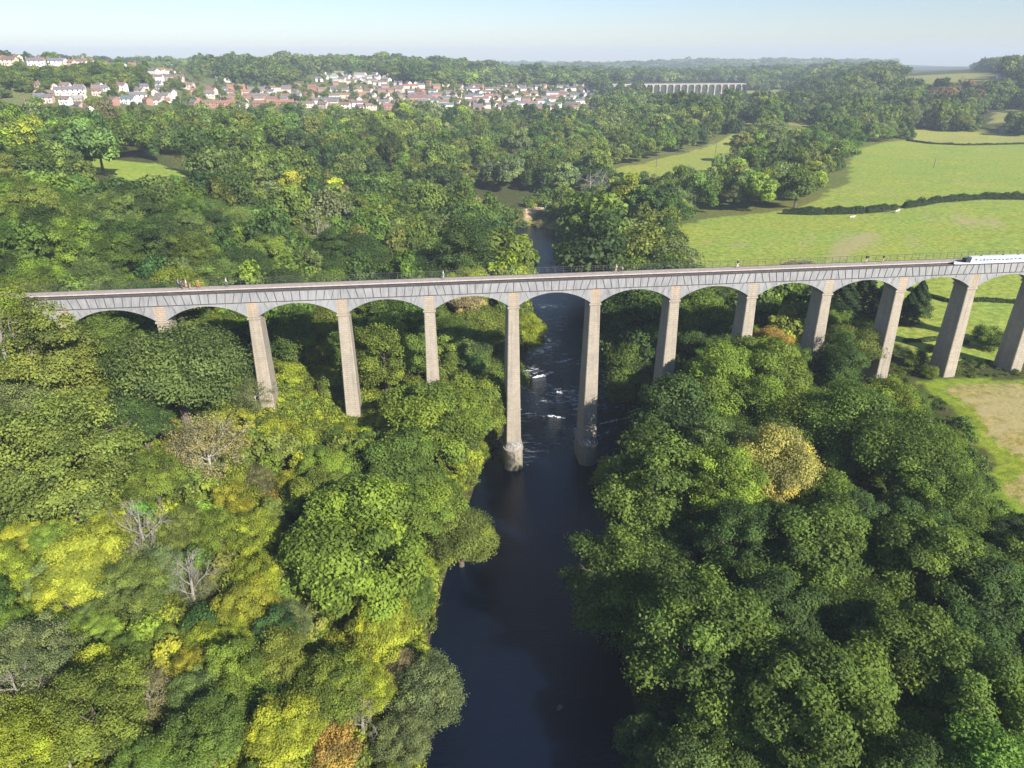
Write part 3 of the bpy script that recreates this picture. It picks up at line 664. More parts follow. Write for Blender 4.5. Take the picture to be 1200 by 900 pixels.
def crown_clear(x, y, g, R, H, zc, s):
    zt = g+(zc+H)*s; zm = g+zc*s; zl = g+(zc-H*.6)*s
    pts = [(x,y,zt-.6*s),(x-R*s*.85,y,zm),(x+R*s*.85,y,zm),(x,y,zm),(x,y,zl),(x-R*s*.6,y,g+(zc+H*.6)*s),(x+R*s*.6,y,g+(zc+H*.6)*s)]+[(x+R*s*a_,y,g+(zc+H*b_)*s) for a_ in (-.7,-.35,.35,.7) for b_ in (-.5,0,.5)]+[(x,y,g+1),(x,y,g+(zc+H*.4)*s)]
    front = y < bridge_y(x)+2
    P = [proj(*p)[:2] for p in pts]; px = np.array([p[0] for p in P]); py = np.array([p[1] for p in P])
    if inpoly(px,py,RIVER_C).any(): return False
    for poly in (FRONT_C if front else BACK_C):
        if inpoly(px,py,poly).any(): return False
    if not front and y < 1000 and px[0] < 716 and py.min() < np.interp(px[0],tlx,tly): return False
    return True
TREES = []   # dict(x,y,kind,s,col,...)
def dims(kind): return (3.0,6.5,7.0) if kind == 'conifer' else (KINDS[kind][0],KINDS[kind][1],KINDS[kind][2])
def plan_px(px, py, rpx, kind, col, zs=1.0, note=None):
    R,H,zc = dims(kind); z = 20.0; s = 1.0
    x, y = at(px,py,z)
    for _ in range(25):
        d = proj(x,y,z)[2]; s = rpx*d/FP/R; zn = gz(x,y)+zc*s*zs; z = z*.5+zn*.5; x, y = at(px,py,z)
    TREES.append(dict(x=x,y=y,kind=kind,s=s,col=col,zs=zs,hand=True,note=note,g=gz(x,y)))
for row in [
 # left foreground
 (205,432,72,'oak','sage'),(118,405,42,'sycamore','mid'),(62,425,48,'alder','olive'),(22,395,42,'oak','mid'),(8,355,34,'sycamore','bright'),(100,392,26,'shrub','lime'),(150,395,30,'ash','mid'),
 (25,455,40,'twiggy','beige'),(70,535,88,'willow','olive'),(20,500,50,'willow','grey'),(243,530,48,'twiggy','beige'),(165,490,40,'sycamore','dark'),(150,472,13,'shrub','autumn'),(158,455,9,'shrub','yellow'),(190,492,14,'shrub','autumn'),
 (330,500,16,'shrub','yellow'),(318,508,16,'shrub','yellow'),(420,635,92,'sycamore','bright'),(375,585,40,'sycamore','bright'),(508,500,62,'sycamore','bright'),(556,478,50,'sycamore','bright'),(470,548,52,'sycamore','mid'),(540,628,44,'oak','olive'),(500,590,48,'sycamore','bright'),
 (105,660,52,'sycamore','yellow'),(75,695,38,'sycamore','yellow'),(28,632,26,'sycamore','yellow'),(130,625,30,'ash','lime'),(445,735,44,'sycamore','lime'),(478,700,32,'ash','mid'),(500,815,46,'willow','grey'),(468,868,34,'willow','grey'),
 (205,741,12,'shrub','rust'),(243,735,30,'shrub','emerald'),(335,728,30,'willow','grey'),(285,590,26,'shrub','lime'),(288,632,18,'shrub','yellow'),(262,570,28,'shrub','lime'),(310,600,22,'shrub','autumn'),
 (172,815,34,'twiggy','beige'),(110,835,58,'ash','bright'),(388,872,30,'shrub','autumn'),(330,858,50,'sycamore','lime'),(240,860,46,'ash','mid'),(30,870,50,'ash','lime'),(40,770,46,'ash','grey'),(215,620,30,'willow','olive'),(235,690,24,'twiggy','grey'),
 (390,810,44,'ash','bright'),(410,760,30,'shrub','lime'),(300,680,30,'ash','lime'),(180,560,34,'ash','bright'),(350,640,24,'shrub','bright'),(425,800,36,'ash','lime'),
 (298,462,24,'twiggy','grey'),(350,520,24,'shrub','lime'),(395,520,20,'shrub','mid'),(260,500,20,'shrub','yellow'),
 (8,375,30,'oak','mid'),
 # right foreground
 (765,585,58,'alder','mid'),(742,690,76,'willow','mid'),(795,650,48,'sycamore','dark'),(742,628,34,'alder','dark'),(828,765,88,'ash','mid'),(905,548,48,'oak','tan',1.45),(833,508,22,'oak','olive'),(845,455,58,'sycamore','bright'),(905,440,48,'sycamore','bright'),(870,430,44,'sycamore','bright'),
 (790,500,48,'alder','dark'),(800,540,40,'sycamore','dark'),(960,640,70,'sycamore','mid'),(1000,500,60,'oak','mid'),(1060,540,66,'oak','mid'),(945,490,48,'oak','bright'),(1040,480,36,'ash','bright'),(1090,590,52,'willow','mid'),(870,640,52,'ash','dark'),(1085,660,70,'sycamore','mid'),
 (1150,700,62,'sycamore','dark'),(1190,640,42,'sycamore','deep'),(960,820,88,'sycamore','mid'),(855,860,66,'sycamore','mid'),(1070,770,74,'sycamore','mid'),(1160,820,76,'sycamore','mid'),(1050,880,66,'oak','mid'),(780,880,50,'sycamore','dark'),(900,720,62,'sycamore','dark'),(1010,720,56,'oak','mid'),(720,560,26,'shrub','lime'),
 (1072,476,20,'ash','mid'),(1103,520,22,'ash','bright'),(1128,562,22,'willow','mid'),(1150,598,20,'ash','mid'),(1186,622,22,'sycamore','dark'),
 (602,246,9,'shrub','mid'),(613,262,7,'shrub','sage'),(652,247,12,'shrub','bright'),(668,252,12,'shrub','sage'),(640,230,14,'shrub','mid'),(598,262,8,'shrub','olive'),(632,262,6,'shrub','beige'),(660,236,14,'alder','bright'),(684,246,14,'alder','dark'),(588,256,12,'alder','mid'),(622,236,9,'shrub','bright'),
 # directly behind the aqueduct
 (590,302,42,'sycamore','bright'),(545,300,34,'alder','dark'),(655,385,0,'',''),(642,385,0,'',''),(612,390,28,'sycamore','lime'),(450,415,32,'alder','bright'),(480,400,30,'alder','mid'),(560,385,34,'oak','olive'),(540,410,34,'oak','sage'),(430,370,26,'alder','mid'),(382,420,22,'shrub','lime'),(340,440,18,'shrub','lime'),
 (268,428,20,'shrub','lime'),(695,275,40,'alder','mid'),(735,285,36,'oak','grey'),(762,292,38,'oak','olive'),(700,300,38,'alder','dark'),(772,240,27,'sycamore','dark'),(735,228,18,'alder','lime'),(800,235,16,'twiggy','grey'),(790,300,26,'oak','grey'),
 (745,395,46,'alder','dark'),(760,430,40,'sycamore','dark'),(735,440,30,'alder','mid'),(815,365,36,'alder','mid'),(820,395,34,'oak','dark'),(780,350,36,'alder','dark'),(745,350,36,'alder','mid'),(722,360,26,'alder','dark'),
 (905,402,26,'oak','autumn'),(895,420,24,'shrub','dark'),(1003,400,34,'oak','olive'),(985,425,26,'alder','dark'),(925,430,26,'ash','mid'),(975,445,24,'shrub','sage'),(1162,396,17,'shrub','mid'),(1070,420,12,'shrub','mid'),(1090,435,10,'shrub','bright'),(1092,408,6,'shrub','deep'),
 (902,345,30,'conifer','deep',.42),(925,350,30,'conifer','deep',.42),(945,345,28,'conifer','deep',.42),(990,345,28,'conifer','deep',.42),(1015,340,28,'conifer','deep',.42),(1038,350,26,'conifer','deep',.42),(1078,348,22,'conifer','deep',.42),(1065,360,20,'conifer','deep',.42),
 (965,235,0,'','')]:
    if row[2]: plan_px(*row)
for x, y, kind, s, col in [(-88.5,112,'sycamore',1.26,'bright'),(-85.5,106,'oak',.92,'mid'),(-97,110,'oak',1.2,'mid'),(-92,126,'oak',1.0,'olive')]:
    TREES.append(dict(x=x,y=y,kind=kind,s=s,col=col,zs=1.05,hand=True,note=None,g=gz(x,y)))
grid_r = {}
def near_ok(x, y, r):
    cx_, cy_ = int(x//12), int(y//12)
    for i in range(cx_-2, cx_+3):
        for j in range(cy_-2, cy_+3):
            for (a,b,c) in grid_r.get((i,j),()):
                if (a-x)**2+(b-y)**2 < (.62*(c+r))**2: return False
    return True
def add_r(x, y, r): grid_r.setdefault((int(x//12),int(y//12)),[]).append((x,y,r))
for t in TREES: add_r(t['x'],t['y'],dims(t['kind'])[0]*t['s'])
def pick(d):
    k = list(d); w = np.array([d[q] for q in k], float); return k[int(rng.choice(len(k), p=w/w.sum()))]
def in_view(x, y, m=60, z=20):
    px, py, d = proj(x, y, z); return d > 5 and -m < px < 1200+m and py < 960+m
# zone fill: (candidates in world, spacing adaptive)
def fill(n, xr, yr, kinds, cols, smin, smax, cond=None, clump=None):
    xs = rng.uniform(*xr,n); ysx = rng.uniform(*yr,n)
    px_, py_, d_ = proj(xs,ysx,20); k = (d_ > 5)&(px_ > -60)&(px_ < 1260)&(py_ < 1020); xs, ysx = xs[k], ysx[k]
    k = (river_d(xs,ysx) > 2.0)&~inpoly(xs,ysx,HAY)&~inpoly(xs,ysx,PAST)&~inpoly(xs,ysx,LFIELD)&~inpoly(xs,ysx,MID1); xs, ysx = xs[k], ysx[k]
    gs = ground_z(xs,ysx)
    for x, y, g in zip(xs.tolist(), ysx.tolist(), gs.tolist()):
        if cond and not cond(x,y,g): continue
        kind = pick(kinds); s = rng.uniform(smin,smax)*(1 if kind not in('shrub','twiggy') else 1.25)
        R,H,zc = dims(kind)
        lx = (x-BO.x)*CT+(y-BO.y)*ST; ly = -(x-BO.x)*ST+(y-BO.y)*CT
        if -R*s-1.5 < ly < 4.6+R*s+.5: continue
        if -22 < x < 48 and 370 < y < 412 and kind not in ('shrub','twiggy'): continue
        if not near_ok(x,y,R*s): continue
        if not crown_clear(x,y,g,R,H,zc,s): continue
        col = pick(cols if not clump else clump(x,y))
        TREES.append(dict(x=x,y=y,kind=kind,s=s,col=col,zs=1.0,hand=False,note=None,g=g)); add_r(x,y,R*s)
leftmix = dict(lime=4,bright=4,mid=3,olive=2,yellow=.8,grey=1.6,emerald=.7,beige=.5,autumn=.15,sage=2)
rightmix = dict(mid=6,dark=3,bright=2,sage=1.5,deep=.4)
hill = dict(mid=5,sage=3,olive=2.2,bright=2.2,dark=2,lime=1.1,grey=1.2,yellow=.15,beige=.25)
hilld = dict(mid=5,dark=4,sage=2,olive=1,bright=1)
valley = dict(mid=5,dark=3,sage=3,olive=3,grey=2,bright=1.5,beige=.25,tan=.05)
fill(4000, (-110,-2),(30,128), dict(ash=3,sycamore=1.5,oak=.6,willow=1.5,alder=2), leftmix, .36,.72)
fill(1800, (5,110),(35,140), dict(sycamore=4,oak=2,ash=1,alder=1), rightmix, .75,1.2)
fill(4200, (-110,-2),(30,130), dict(shrub=6,twiggy=1), leftmix, .6,1.1)
fill(900, (10,110),(35,145), dict(shrub=6), rightmix, .7,1.2)
def hillc(x,y):
    v = vnoise(x,y,55,21); return hilld if v > .55 else hill
fill(5200, (-330,5),(140,330), dict(sycamore=3,oak=4,ash=2,alder=2,willow=1), hill, .75,1.25, clump=hillc)
fill(1500, (20,75),(150,330), dict(oak=3,alder=3,sycamore=1,willow=1), valley, .7,1.1)
fill(1400, (-90,0),(135,330), dict(shrub=5,twiggy=2,willow=1), leftmix, .7,1.2)
n_local = len(TREES)
# middle distance to the foot of the town
def cond_mid(x,y): return True
def midc(x,y):
    if x < -60: return hillc(x,y)
    return valley
fill(11000, (-520,620),(330,760), dict(sycamore=3,oak=4,ash=2,alder=3,willow=2), hill, .75,1.3, cond=None, clump=midc)
for t in TREES:
    R,H,zc = dims(t['kind']); px,py,d = proj(t['x'],t['y'],t['g']+zc*t['s']); t['px'],t['py'],t['d'],t['rpx'] = px,py,d,R*t['s']*FP/d
print('trees planned', len(TREES), 'local', n_local)
SHR = ('shrub','twiggy')
vis = lambda t: -t['rpx'] < t['px'] < 1200+t['rpx'] and t['py']-t['rpx'] < 900
big = sorted([t for t in TREES if t['kind'] not in SHR and vis(t)], key=lambda t: -t['rpx']*(1.0 if not t['hand'] else 9))[:296]
shr = sorted([t for t in TREES if t['kind'] in SHR and vis(t)], key=lambda t: -t['rpx']*(1.0 if not t['hand'] else 9))[:280]
ids = set(id(t) for t in big+shr)
rest = [t for t in TREES if id(t) not in ids and t['y'] > 10 and vis(t) and (t['kind'] not in SHR)]
# ---- labels
ORD = ['first','second','third','fourth','fifth','sixth','seventh','eighth','ninth','tenth','eleventh','twelfth','thirteenth']
PX0 = [71,186,296,402,504,602,697,791,883,973,1061,1147]
def place_words(t):
    x, y, px, py = t['x'], t['y'], t['px'], t['py']
    front = y < bridge_y(x)+2
    i = int(np.argmin([abs(px-q) for q in PX0])); pn = ORD[i]+' pier'
    if front:
        side = 'left' if x < river_x(y) else 'right'
        if py > 760: b = 'at photo bottom'
        elif py > 610: b = 'in lower middle'
        else: b = 'close before aqueduct'
        return ('%s bank %s, below %s' % (side, b, pn))
    if py > 335: return 'seen through arches beside %s' % pn
    rows = [(290,'just above deck'),(245,'midway up slope'),(0,'high on slope')]
    if px > 640:
        rows = [(270,'just above deck'),(230,'by far river bend'),(0,'in valley wood')]
    for lim, w in rows:
        if py > lim: return '%s, over %s' % (w, pn)
def river_x(y): return float(np.interp(y, RIV[:10,1], RIV[:10,0]))
def ordinal(i, n):
    if n == 1: return ''
    if n == 2: return ('left ','right ')[i]
    if i == 0: return 'leftmost '
    if i == n-1: return 'rightmost '
    if n == 3: return 'middle '
    return ORD[min(i,12)]+' '
SW = dict(sycamore='round leafy tree',oak='broad tree',ash='feathery tree',willow='fine leaved tree',alder='upright tree',conifer='tall conifer',shrub='bush',twiggy='twiggy bush')
def label_all(ts, words):
    g = {}
    for t in ts: g.setdefault(words(t),[]).append(t)
    for w, L in g.items():
        L.sort(key=lambda t: t['px'])
        if len(L) > 13:
            for t in L: t['label'] = w
            for t in L: t['shared'] = True
        else:
            for i, t in enumerate(L): t['label'] = ordinal(i,len(L))+w
for t in big+shr: t['where'] = place_words(t)
label_all(big+shr, lambda t: '%s %s, %s' % (CNAME[t['col']], SW[t['kind']], t['where']))
for t in big+shr:
    near = t['d'] < 230
    c = np.array(C_[t['col']])*rng.uniform(.85,1.15)*(1+rng.normal(0,.05,3))
    if t['hand']: c = np.array(C_[t['col']])*.6+c*.4*.9+np.array(C_[t['col']])*(0 if t['col'] != 'bright' else -.12)
    kd = t['kind']
    r = place_tree(kd, t['x'], t['y'], t['s'], tuple(np.clip(c,.01,.6)), near=near, zscale=t['zs'])
    if t['hand']: t['obj'] = r
    catg = 'shrub' if kd in SHR else ('conifer' if kd == 'conifer' else 'tree')
    x, y = t['x'], t['y']; front = y < bridge_y(x)+2
    gr = ('shrubs' if kd in SHR else 'trees')+(' on the left bank before the aqueduct' if front and x < river_x(y) else ' on the right bank before the aqueduct' if front else ' on the slope and valley floor beyond the aqueduct')
    if kd == 'conifer': gr = 'dark conifers behind the right-hand arches'
    tag(r, t['label'], catg, gr)
# ---- bare grey trees in the left foreground and by the far bend
def bare_tree(px, py, hpx, label):
    x, y = at(px, py, 18); 
    for _ in range(20): x, y = at(px, py, gz(x,y)+3)
    d = proj(x,y,gz(x,y))[2]; h = 1.7*hpx*d/FP
    r = empty('dead_tree', (x,y,gz(x,y)), rng.uniform(0,6)); r.scale = (h/9,)*3
    mb = MB(); mb.tube([(0,0,-1),(.1,.1,3),(.2,-.1,6),(.4,0,8.5)],[.26,.2,.13,.03],6); mb.build('trunk', M['bark_grey'], r)
    mb = MB()
    def br(p, dd, L, rr, dep):
        q = [Vector(p)]; v = Vector(dd).normalized()
        for i in range(3): v = (v+Vector(rng.normal(0,.22,3))+Vector((0,0,.06))).normalized(); q.append(q[-1]+v*L/3)
        mb.tube([tuple(a) for a in q],[rr,rr*.75,rr*.5,rr*.25],4)
        if dep:
            for i in range(4): k = int(rng.integers(1,3)); br(q[k], v+Vector(rng.normal(0,.7,3)), L*.55, rr*.5, dep-1)
    for i in range(8):
        a = i*2.4; br((.12,0,2.5+i*.7),(math.cos(a),math.sin(a),.8),3.8-.2*i,.07,3)
    mb.build('branches', M['bark_grey'], r); tag(r, label, 'tree', 'bare pale trees')
bare_tree(22,475,75,'bare whitish tree with forked branches at the left edge below the deck end')
bare_tree(172,655,60,'bare pale branches sticking out of the bushes in the left foreground')
bare_tree(228,700,50,'small bare grey tree beside the rust red bush')
bare_tree(28,840,60,'bare grey branches near the bottom left corner')
bare_tree(80,890,50,'broken pale trunk at the bottom left')
bare_tree(425,850,46,'grey bare twigs leaning toward the river at the bottom')
bare_tree(378,305,34,'short bare pale tree just above the deck between third and fourth piers')
bare_tree(690,245,30,'left of two pale bare trunks by the far bend of the river')
bare_tree(705,246,28,'right of two pale bare trunks by the far bend of the river')
bare_tree(575,222,0.1,'x') if False else None
# ---- far wood: geometry node instances, one object
def far_mesh(kind, f, mul):
    R,H,zc,nc,rc,nl,ls,lo,sp,zlo,up,tr = KINDS[kind]
    q = crown_pts(R,H,zc,max(14,int(nc*.35)),rc*1.45,int(nl*f),ls*mul,lo*.7,0,zlo,up)
    return q
def combine(qs): return [np.concatenate([q[i] for q in qs]) for i in range(5)]
hidden = bpy.data.collections.new('wood_prototypes')
def proto_obj(name, me):
    o = bpy.data.objects.new(name, me); hidden.objects.link(o); return o
MIDP = [proto_obj('crown_%s'%'abcdef'[i], leaf_mesh('crown', *far_mesh(k,.14,2.5), M['leaf_far'])) for i,k in enumerate(('sycamore','oak','ash','alder'))]
def grove(n, rad):
    qs = []
    for i in range(n):
        k = ('sycamore','oak','alder','oak')[i%4]; q = list(far_mesh(k,.018,6.0)); a = rng.uniform(0,6.28); rr = rad*math.sqrt((i+.5)/n)
        q[0] = q[0]*rng.uniform(.6,1.3)+np.array([rr*math.cos(i*2.4), rr*math.sin(i*2.4), rng.uniform(-3.5,2.0)])
        q[3] = np.clip(q[3]+rng.uniform(-.25,.25),0,1); qs.append(q)
    return leaf_mesh('grove', *combine(qs), M['leaf_far'])
hid2 = bpy.data.collections.new('grove_prototypes')
GROVE = []
for i in range(7):
    o = bpy.data.objects.new('grove_%s'%'abcdefg'[i], grove((7,6,8,5,7,9,6)[i],15)); hid2.objects.link(o); GROVE.append(o)
hid3 = bpy.data.collections.new('undergrowth_prototypes')
for i in range(3):
    q = crown_pts(1.5,1.1,.7,14,.6,420,.2,.4,.3,-.2,.5); o = bpy.data.objects.new('tuft_%s'%'abc'[i], leaf_mesh('tuft',*q,M['leaf_far'])); hid3.objects.link(o)
def stuff(name, coll, P, scale, idx, tint, label, cat, zs=None):
    n = len(P); me = bpy.data.meshes.new(name); me.vertices.add(n); me.vertices.foreach_set('co', np.asarray(P,float).ravel())
    def at_(nm, ty, v, key='value'): a = me.attributes.new(nm, ty, 'POINT'); a.data.foreach_set(key, v)
    rot = np.zeros((n,3)); rot[:,2] = rng.uniform(0,6.28,n); rot[:,:2] = rng.normal(0,.05,(n,2))
    sv = np.repeat(np.asarray(scale)[:,None],3,1); sv[:,2] *= rng.uniform(.8,1.35,n)*(1 if zs is None else zs)
    at_('rot','FLOAT_VECTOR',rot.ravel(),'vector'); at_('scl','FLOAT_VECTOR',sv.ravel(),'vector'); at_('pick','INT',np.asarray(idx,np.int32))
    at_('tint','FLOAT_COLOR',np.concatenate([tint,np.ones((n,1))],1).ravel(),'color')
    o = link(bpy.data.objects.new(name, me)); ng = bpy.data.node_groups.new(name,'GeometryNodeTree')
    ng.interface.new_socket('Geometry',in_out='INPUT',socket_type='NodeSocketGeometry'); ng.interface.new_socket('Geometry',in_out='OUTPUT',socket_type='NodeSocketGeometry')
    N = ng.nodes; gi = N.new('NodeGroupInput'); go = N.new('NodeGroupOutput'); ip = N.new('GeometryNodeInstanceOnPoints'); ci = N.new('GeometryNodeCollectionInfo')
    ci.inputs['Collection'].default_value = coll; ci.inputs['Separate Children'].default_value = True; ci.inputs['Reset Children'].default_value = True
    def na(nm, ty): a = N.new('GeometryNodeInputNamedAttribute'); a.data_type = ty; a.inputs['Name'].default_value = nm; return a.outputs['Attribute']
    L = ng.links.new; L(gi.outputs[0], ip.inputs['Points']); L(ci.outputs[0], ip.inputs['Instance']); ip.inputs['Pick Instance'].default_value = True
    L(na('pick','INT'), ip.inputs['Instance Index']); L(na('rot','FLOAT_VECTOR'), ip.inputs['Rotation']); L(na('scl','FLOAT_VECTOR'), ip.inputs['Scale']); L(ip.outputs[0], go.inputs[0])
    md = o.modifiers.new('scatter','NODES'); md.node_group = ng; tag(o, label, cat, None, 'stuff'); return o
P = [(t['x'],t['y'],t['g']) for t in rest]; cols = np.array([C_[t['col']] for t in rest])*rng.uniform(.8,1.2,(len(rest),1))*(1+rng.normal(0,.06,(len(rest),3)))
stuff('woodland', hidden, P, [t['s'] for t in rest], rng.integers(0,4,len(rest)), np.clip(cols,.01,.5), 'mixed green woodland covering the slopes and valley beyond the aqueduct','woodland')
# far groves: beyond the river plain and round the town
gx, gy, gsz, gcol = [], [], [], []
yy = 520.0
while yy < 5600:
    sp = 15+ (yy-500)*.0065; xs = np.arange(-(yy+200)*.80, (yy+200)*.86, sp)
    for x in xs:
        gx.append(x+rng.uniform(-.4,.4)*sp); gy.append(yy+rng.uniform(-.4,.4)*sp); gsz.append(sp/17.0)
    yy += sp*.9
gx = np.array(gx); gy = np.array(gy); gsz = np.array(gsz); ggz = ground_z(gx,gy)
def in_town(x, y, px, py):
    return inpoly(px,py,[(-60,58),(60,62),(120,72),(200,74),(240,84),(260,96),(330,104),(345,92),(380,84),(400,86),(470,92),(470,100),(560,102),(600,98),(700,103),(712,132),(560,138),(520,133),(430,134),(330,134),(215,130),(90,140),(-60,140)])&(y < 1400)
ppx, ppy, _d = proj(gx,gy,ggz); bx_, by_, _ = proj(gx,gy,ggz+10*np.maximum(1,gsz)*.8)
ok = (~in_town(gx,gy,ppx,ppy))
hx0, hy0, _ = proj(gx,gy,ggz+9)
cl = np.zeros(len(gx),bool)
for P_ in BACK_C:
    for k in (0,6,12,15): qx,qy,_ = proj(gx,gy,ggz+k*gsz**.35); cl |= inpoly(qx,qy,P_)
    qx,qy,_ = proj(gx-11*gsz,gy,ggz+6); cl |= inpoly(qx,qy,P_); qx,qy,_ = proj(gx+11*gsz,gy,ggz+6); cl |= inpoly(qx,qy,P_)
vd = (gy > 1195)  # nothing between us and the far viaduct only
cl &= ~((gy > 1230)&inpoly(hx0,hy0,BACK_C[9]))
ok &= ~cl
# woodland in front of the town stays below the lowest houses
top = proj(gx,gy,ggz+13*gsz**.5)[1]
tly2 = np.interp(bx_,tlx,tly); ok &= ~((gy < 1000)&(top < tly2)&(bx_ < 716))
ok &= ~((gx < 620)&(gy < 740)&(gx > -520)&(gy < 700)&(gy > 330)&(gx > -420)&(gy < 640)) | (gx > 600)
# parkland gaps
op = vnoise(gx,gy,180,31); ok &= ~((gy > 1400)&(op > .82))
gx, gy, gsz, ggz = gx[ok], gy[ok], gsz[ok], ggz[ok]
v = vnoise(gx,gy,60,41); v2 = rng.random(len(gx))
pal = np.array([C_[k] for k in ('mid','dark','sage','olive','bright','deep','grey')])
pi_ = np.where(v2 < .34,0,np.where(v2 < .58,1,np.where(v2 < .76,2,np.where(v2 < .87,3,np.where(v2 < .93,4,np.where(v2 < .97,5,6))))))
gt = pal[pi_]*rng.uniform(.75,1.2,(len(gx),1))*(.75+.5*vnoise(gx,gy,90,43))[:,None]
rh = (gx > 150)&(gy > 560)&(gy < 1500); gt[rh] = gt[rh]*.8
bp_ = inpoly(*proj(gx,gy,ggz+5)[:2],[(1085,112),(1145,108),(1150,126),(1095,132)])&(gy < 1500); gt[bp_] = np.array((.16,.115,.075))
# in-town small trees
tx, ty = np.concatenate([rng.uniform(-760,160,1900),rng.uniform(-620,-240,5200)]), np.concatenate([rng.uniform(470,1350,1900),rng.uniform(470,820,5200)]); tz = ground_z(tx,ty); qx,qy,_ = proj(tx,ty,tz)
kt = in_town(tx,ty,qx,qy)&(qx > -60); slope = inpoly(qx,qy,[(-60,93),(40,92),(120,88),(170,92),(180,104),(150,108),(100,104),(70,106),(20,112),(0,118),(-60,120)]); crest = inpoly(qx,qy,[(-60,54),(0,56),(50,64),(110,71),(110,73.5),(50,68),(0,64),(-60,64)]); kt &= (np.arange(len(tx)) < 1900)|slope|(crest&(ty > 655)); kt &= ~((qx < 135)&(qy < 88)&(ty < 655)); szt = np.where(slope,rng.uniform(.45,.85,len(tx)),np.where(crest,rng.uniform(.8,1.2,len(tx)),rng.uniform(.3,.68,len(tx))))[kt]; tx,ty,tz = tx[kt],ty[kt],tz[kt]
print('groves', len(gx), 'town trees', len(tx))
stuff('distant_woods', hid2, np.stack([gx,gy,ggz-.5],1), gsz*rng.uniform(.75,1.2,len(gx)), rng.integers(0,7,len(gx)), np.clip(gt,.01,.4), 'hazy blue green woods covering the far hills up to the skyline','woods', zs=gsz**-.6)
# ------------------------------------------------------------------ undergrowth
def under(n, xr, yr, palette, cond):
    x = rng.uniform(*xr,n); y = rng.uniform(*yr,n); d = river_d(x,y)
    k = (d > 1.0)&~inpoly(x,y,HAY)&~inpoly(x,y,PAST)&~inpoly(x,y,LFIELD)
    px_,py_,_ = proj(x,y,ground_z(x,y)); k &= (px_ > -60)&(px_ < 1270)&(py_ < 960)&cond(x,y)
    x, y = x[k], y[k]; return x, y
ux1, uy1 = under(20000,(-125,2),(28,215),None,lambda x,y: x < np.interp(y,RIV[:10,1],RIV[:10,0]))
ux2, uy2 = under(9000,(0,115),(35,225),None,lambda x,y: (x > np.interp(y,RIV[:10,1],RIV[:10,0])))
def cols_for(x, y, names, seed):
    v = vnoise(x,y,6,seed)*.7+rng.random(len(x))*.3; A = np.array([C_[k] for k in names]); i = np.clip((v*len(names)).astype(int),0,len(names)-1)
    return A[i]*rng.uniform(.75,1.2,(len(x),1))
uc1 = cols_for(ux1,uy1,('mid','bright','lime','lime','bright','olive','lime','yellow'),51)
uc1[uy1 > 140] *= .75
uc2 = cols_for(ux2,uy2,('deep','dark','mid','dark','sage','mid'),52)
fe = inpoly(ux2,uy2,[(70,141),(112,141),(112,150),(70,150)]); uc2[fe] = uc2[fe]*.4+np.array((.14,.17,.03))*.6
ux = np.concatenate([ux1,ux2]); uy = np.concatenate([uy1,uy2]); uz = ground_z(ux,uy); uc = np.concatenate([uc1,uc2])
us_ = rng.uniform(.5,1.15,len(ux)); opn = (ux > 68)&(uy > 120); us_[opn] *= .45
stuff('undergrowth', hid3, np.stack([ux,uy,uz-.1],1), us_, rng.integers(0,3,len(ux)), np.clip(uc,.01,.4), 'tangle of brambles, ferns and saplings under the riverside trees','undergrowth')
ct = np.array([C_[k] for k in ('mid','dark','sage','olive')])[rng.integers(0,4,len(tx))]*rng.uniform(.8,1.2,(len(tx),1))
stuff('garden_trees', hidden, np.stack([tx,ty,tz-1.5],1), szt, rng.integers(0,4,len(tx)), ct, 'small garden trees and hedges scattered among the houses of the town','garden trees')
# ------------------------------------------------------------------ hedges (leafy walls with their own thickness)
def hedge(pxs, h, w, col, label, name='hedge', n=9000, group=None, z=17.5, ls=.22):
    W = [at(px,py,z) for px,py in pxs]; seg = [math.dist(W[i],W[i+1]) for i in range(len(W)-1)]; tot = sum(seg)
    t = rng.random(n)*tot; cum = np.concatenate([[0],np.cumsum(seg)]); i = np.clip(np.searchsorted(cum,t)-1,0,len(seg)-1); f = (t-cum[i])/np.array(seg)[i]
    A = np.array(W); p = A[i]*(1-f)[:,None]+A[i+1]*f[:,None]; d = (A[i+1]-A[i])/np.array(seg)[i][:,None]; nn = np.stack([-d[:,1],d[:,0]],1)
    a = rng.uniform(-.2,math.pi+.2,n); hh = h*(.6+.45*vnoise(p[:,0],p[:,1],3,9)+.3*vnoise(p[:,0],p[:,1],9,19)); rr = rng.uniform(.7,1.15,n)*(.75+.5*vnoise(p[:,0],p[:,1],2.2,29))
    off = np.cos(a)*w/2*rr; zz = np.maximum(.05,np.sin(a)**.6*hh*rr if False else np.abs(np.sin(a))**.6*hh*rr)
    xy = p+nn*off[:,None]; g = ground_z(xy[:,0],xy[:,1]); ox, oy = W[0]; oz = gz(ox,oy)
    C = np.stack([xy[:,0]-ox,xy[:,1]-oy,g+zz-oz],1); N = np.stack([nn[:,0]*np.cos(a),nn[:,1]*np.cos(a),np.abs(np.sin(a))+.3],1)+rng.normal(size=(n,3))*.35
    me = leaf_mesh(name, C, N, ls*rng.uniform(.7,1.3,n), np.clip(rng.normal(.5,.2,n),0,1), rng.random(n)*.3, M['leaf'])
    o = link(bpy.data.objects.new(name, me)); o.location = (ox,oy,oz); o.color = (*col,1); tag(o,label,'hedge',group); return o
hedge([(918,243),(950,245),(1000,246),(1012,246)],2.7,3.2,(.035,.06,.02),'dark clipped hedge left of the gap in the big pasture',ls=.3)
hedge([(1015,246),(1030,245),(1049,243)],2.6,3.2,(.035,.06,.02),'short dark hedge stub just left of the gap in the pasture',ls=.3,n=4000)
hedge([(1060,242),(1100,236),(1150,234),(1200,236),(1260,240)],2.9,3.4,(.035,.06,.02),'long dark hedge right of the gap in the big pasture',n=14000,ls=.3)
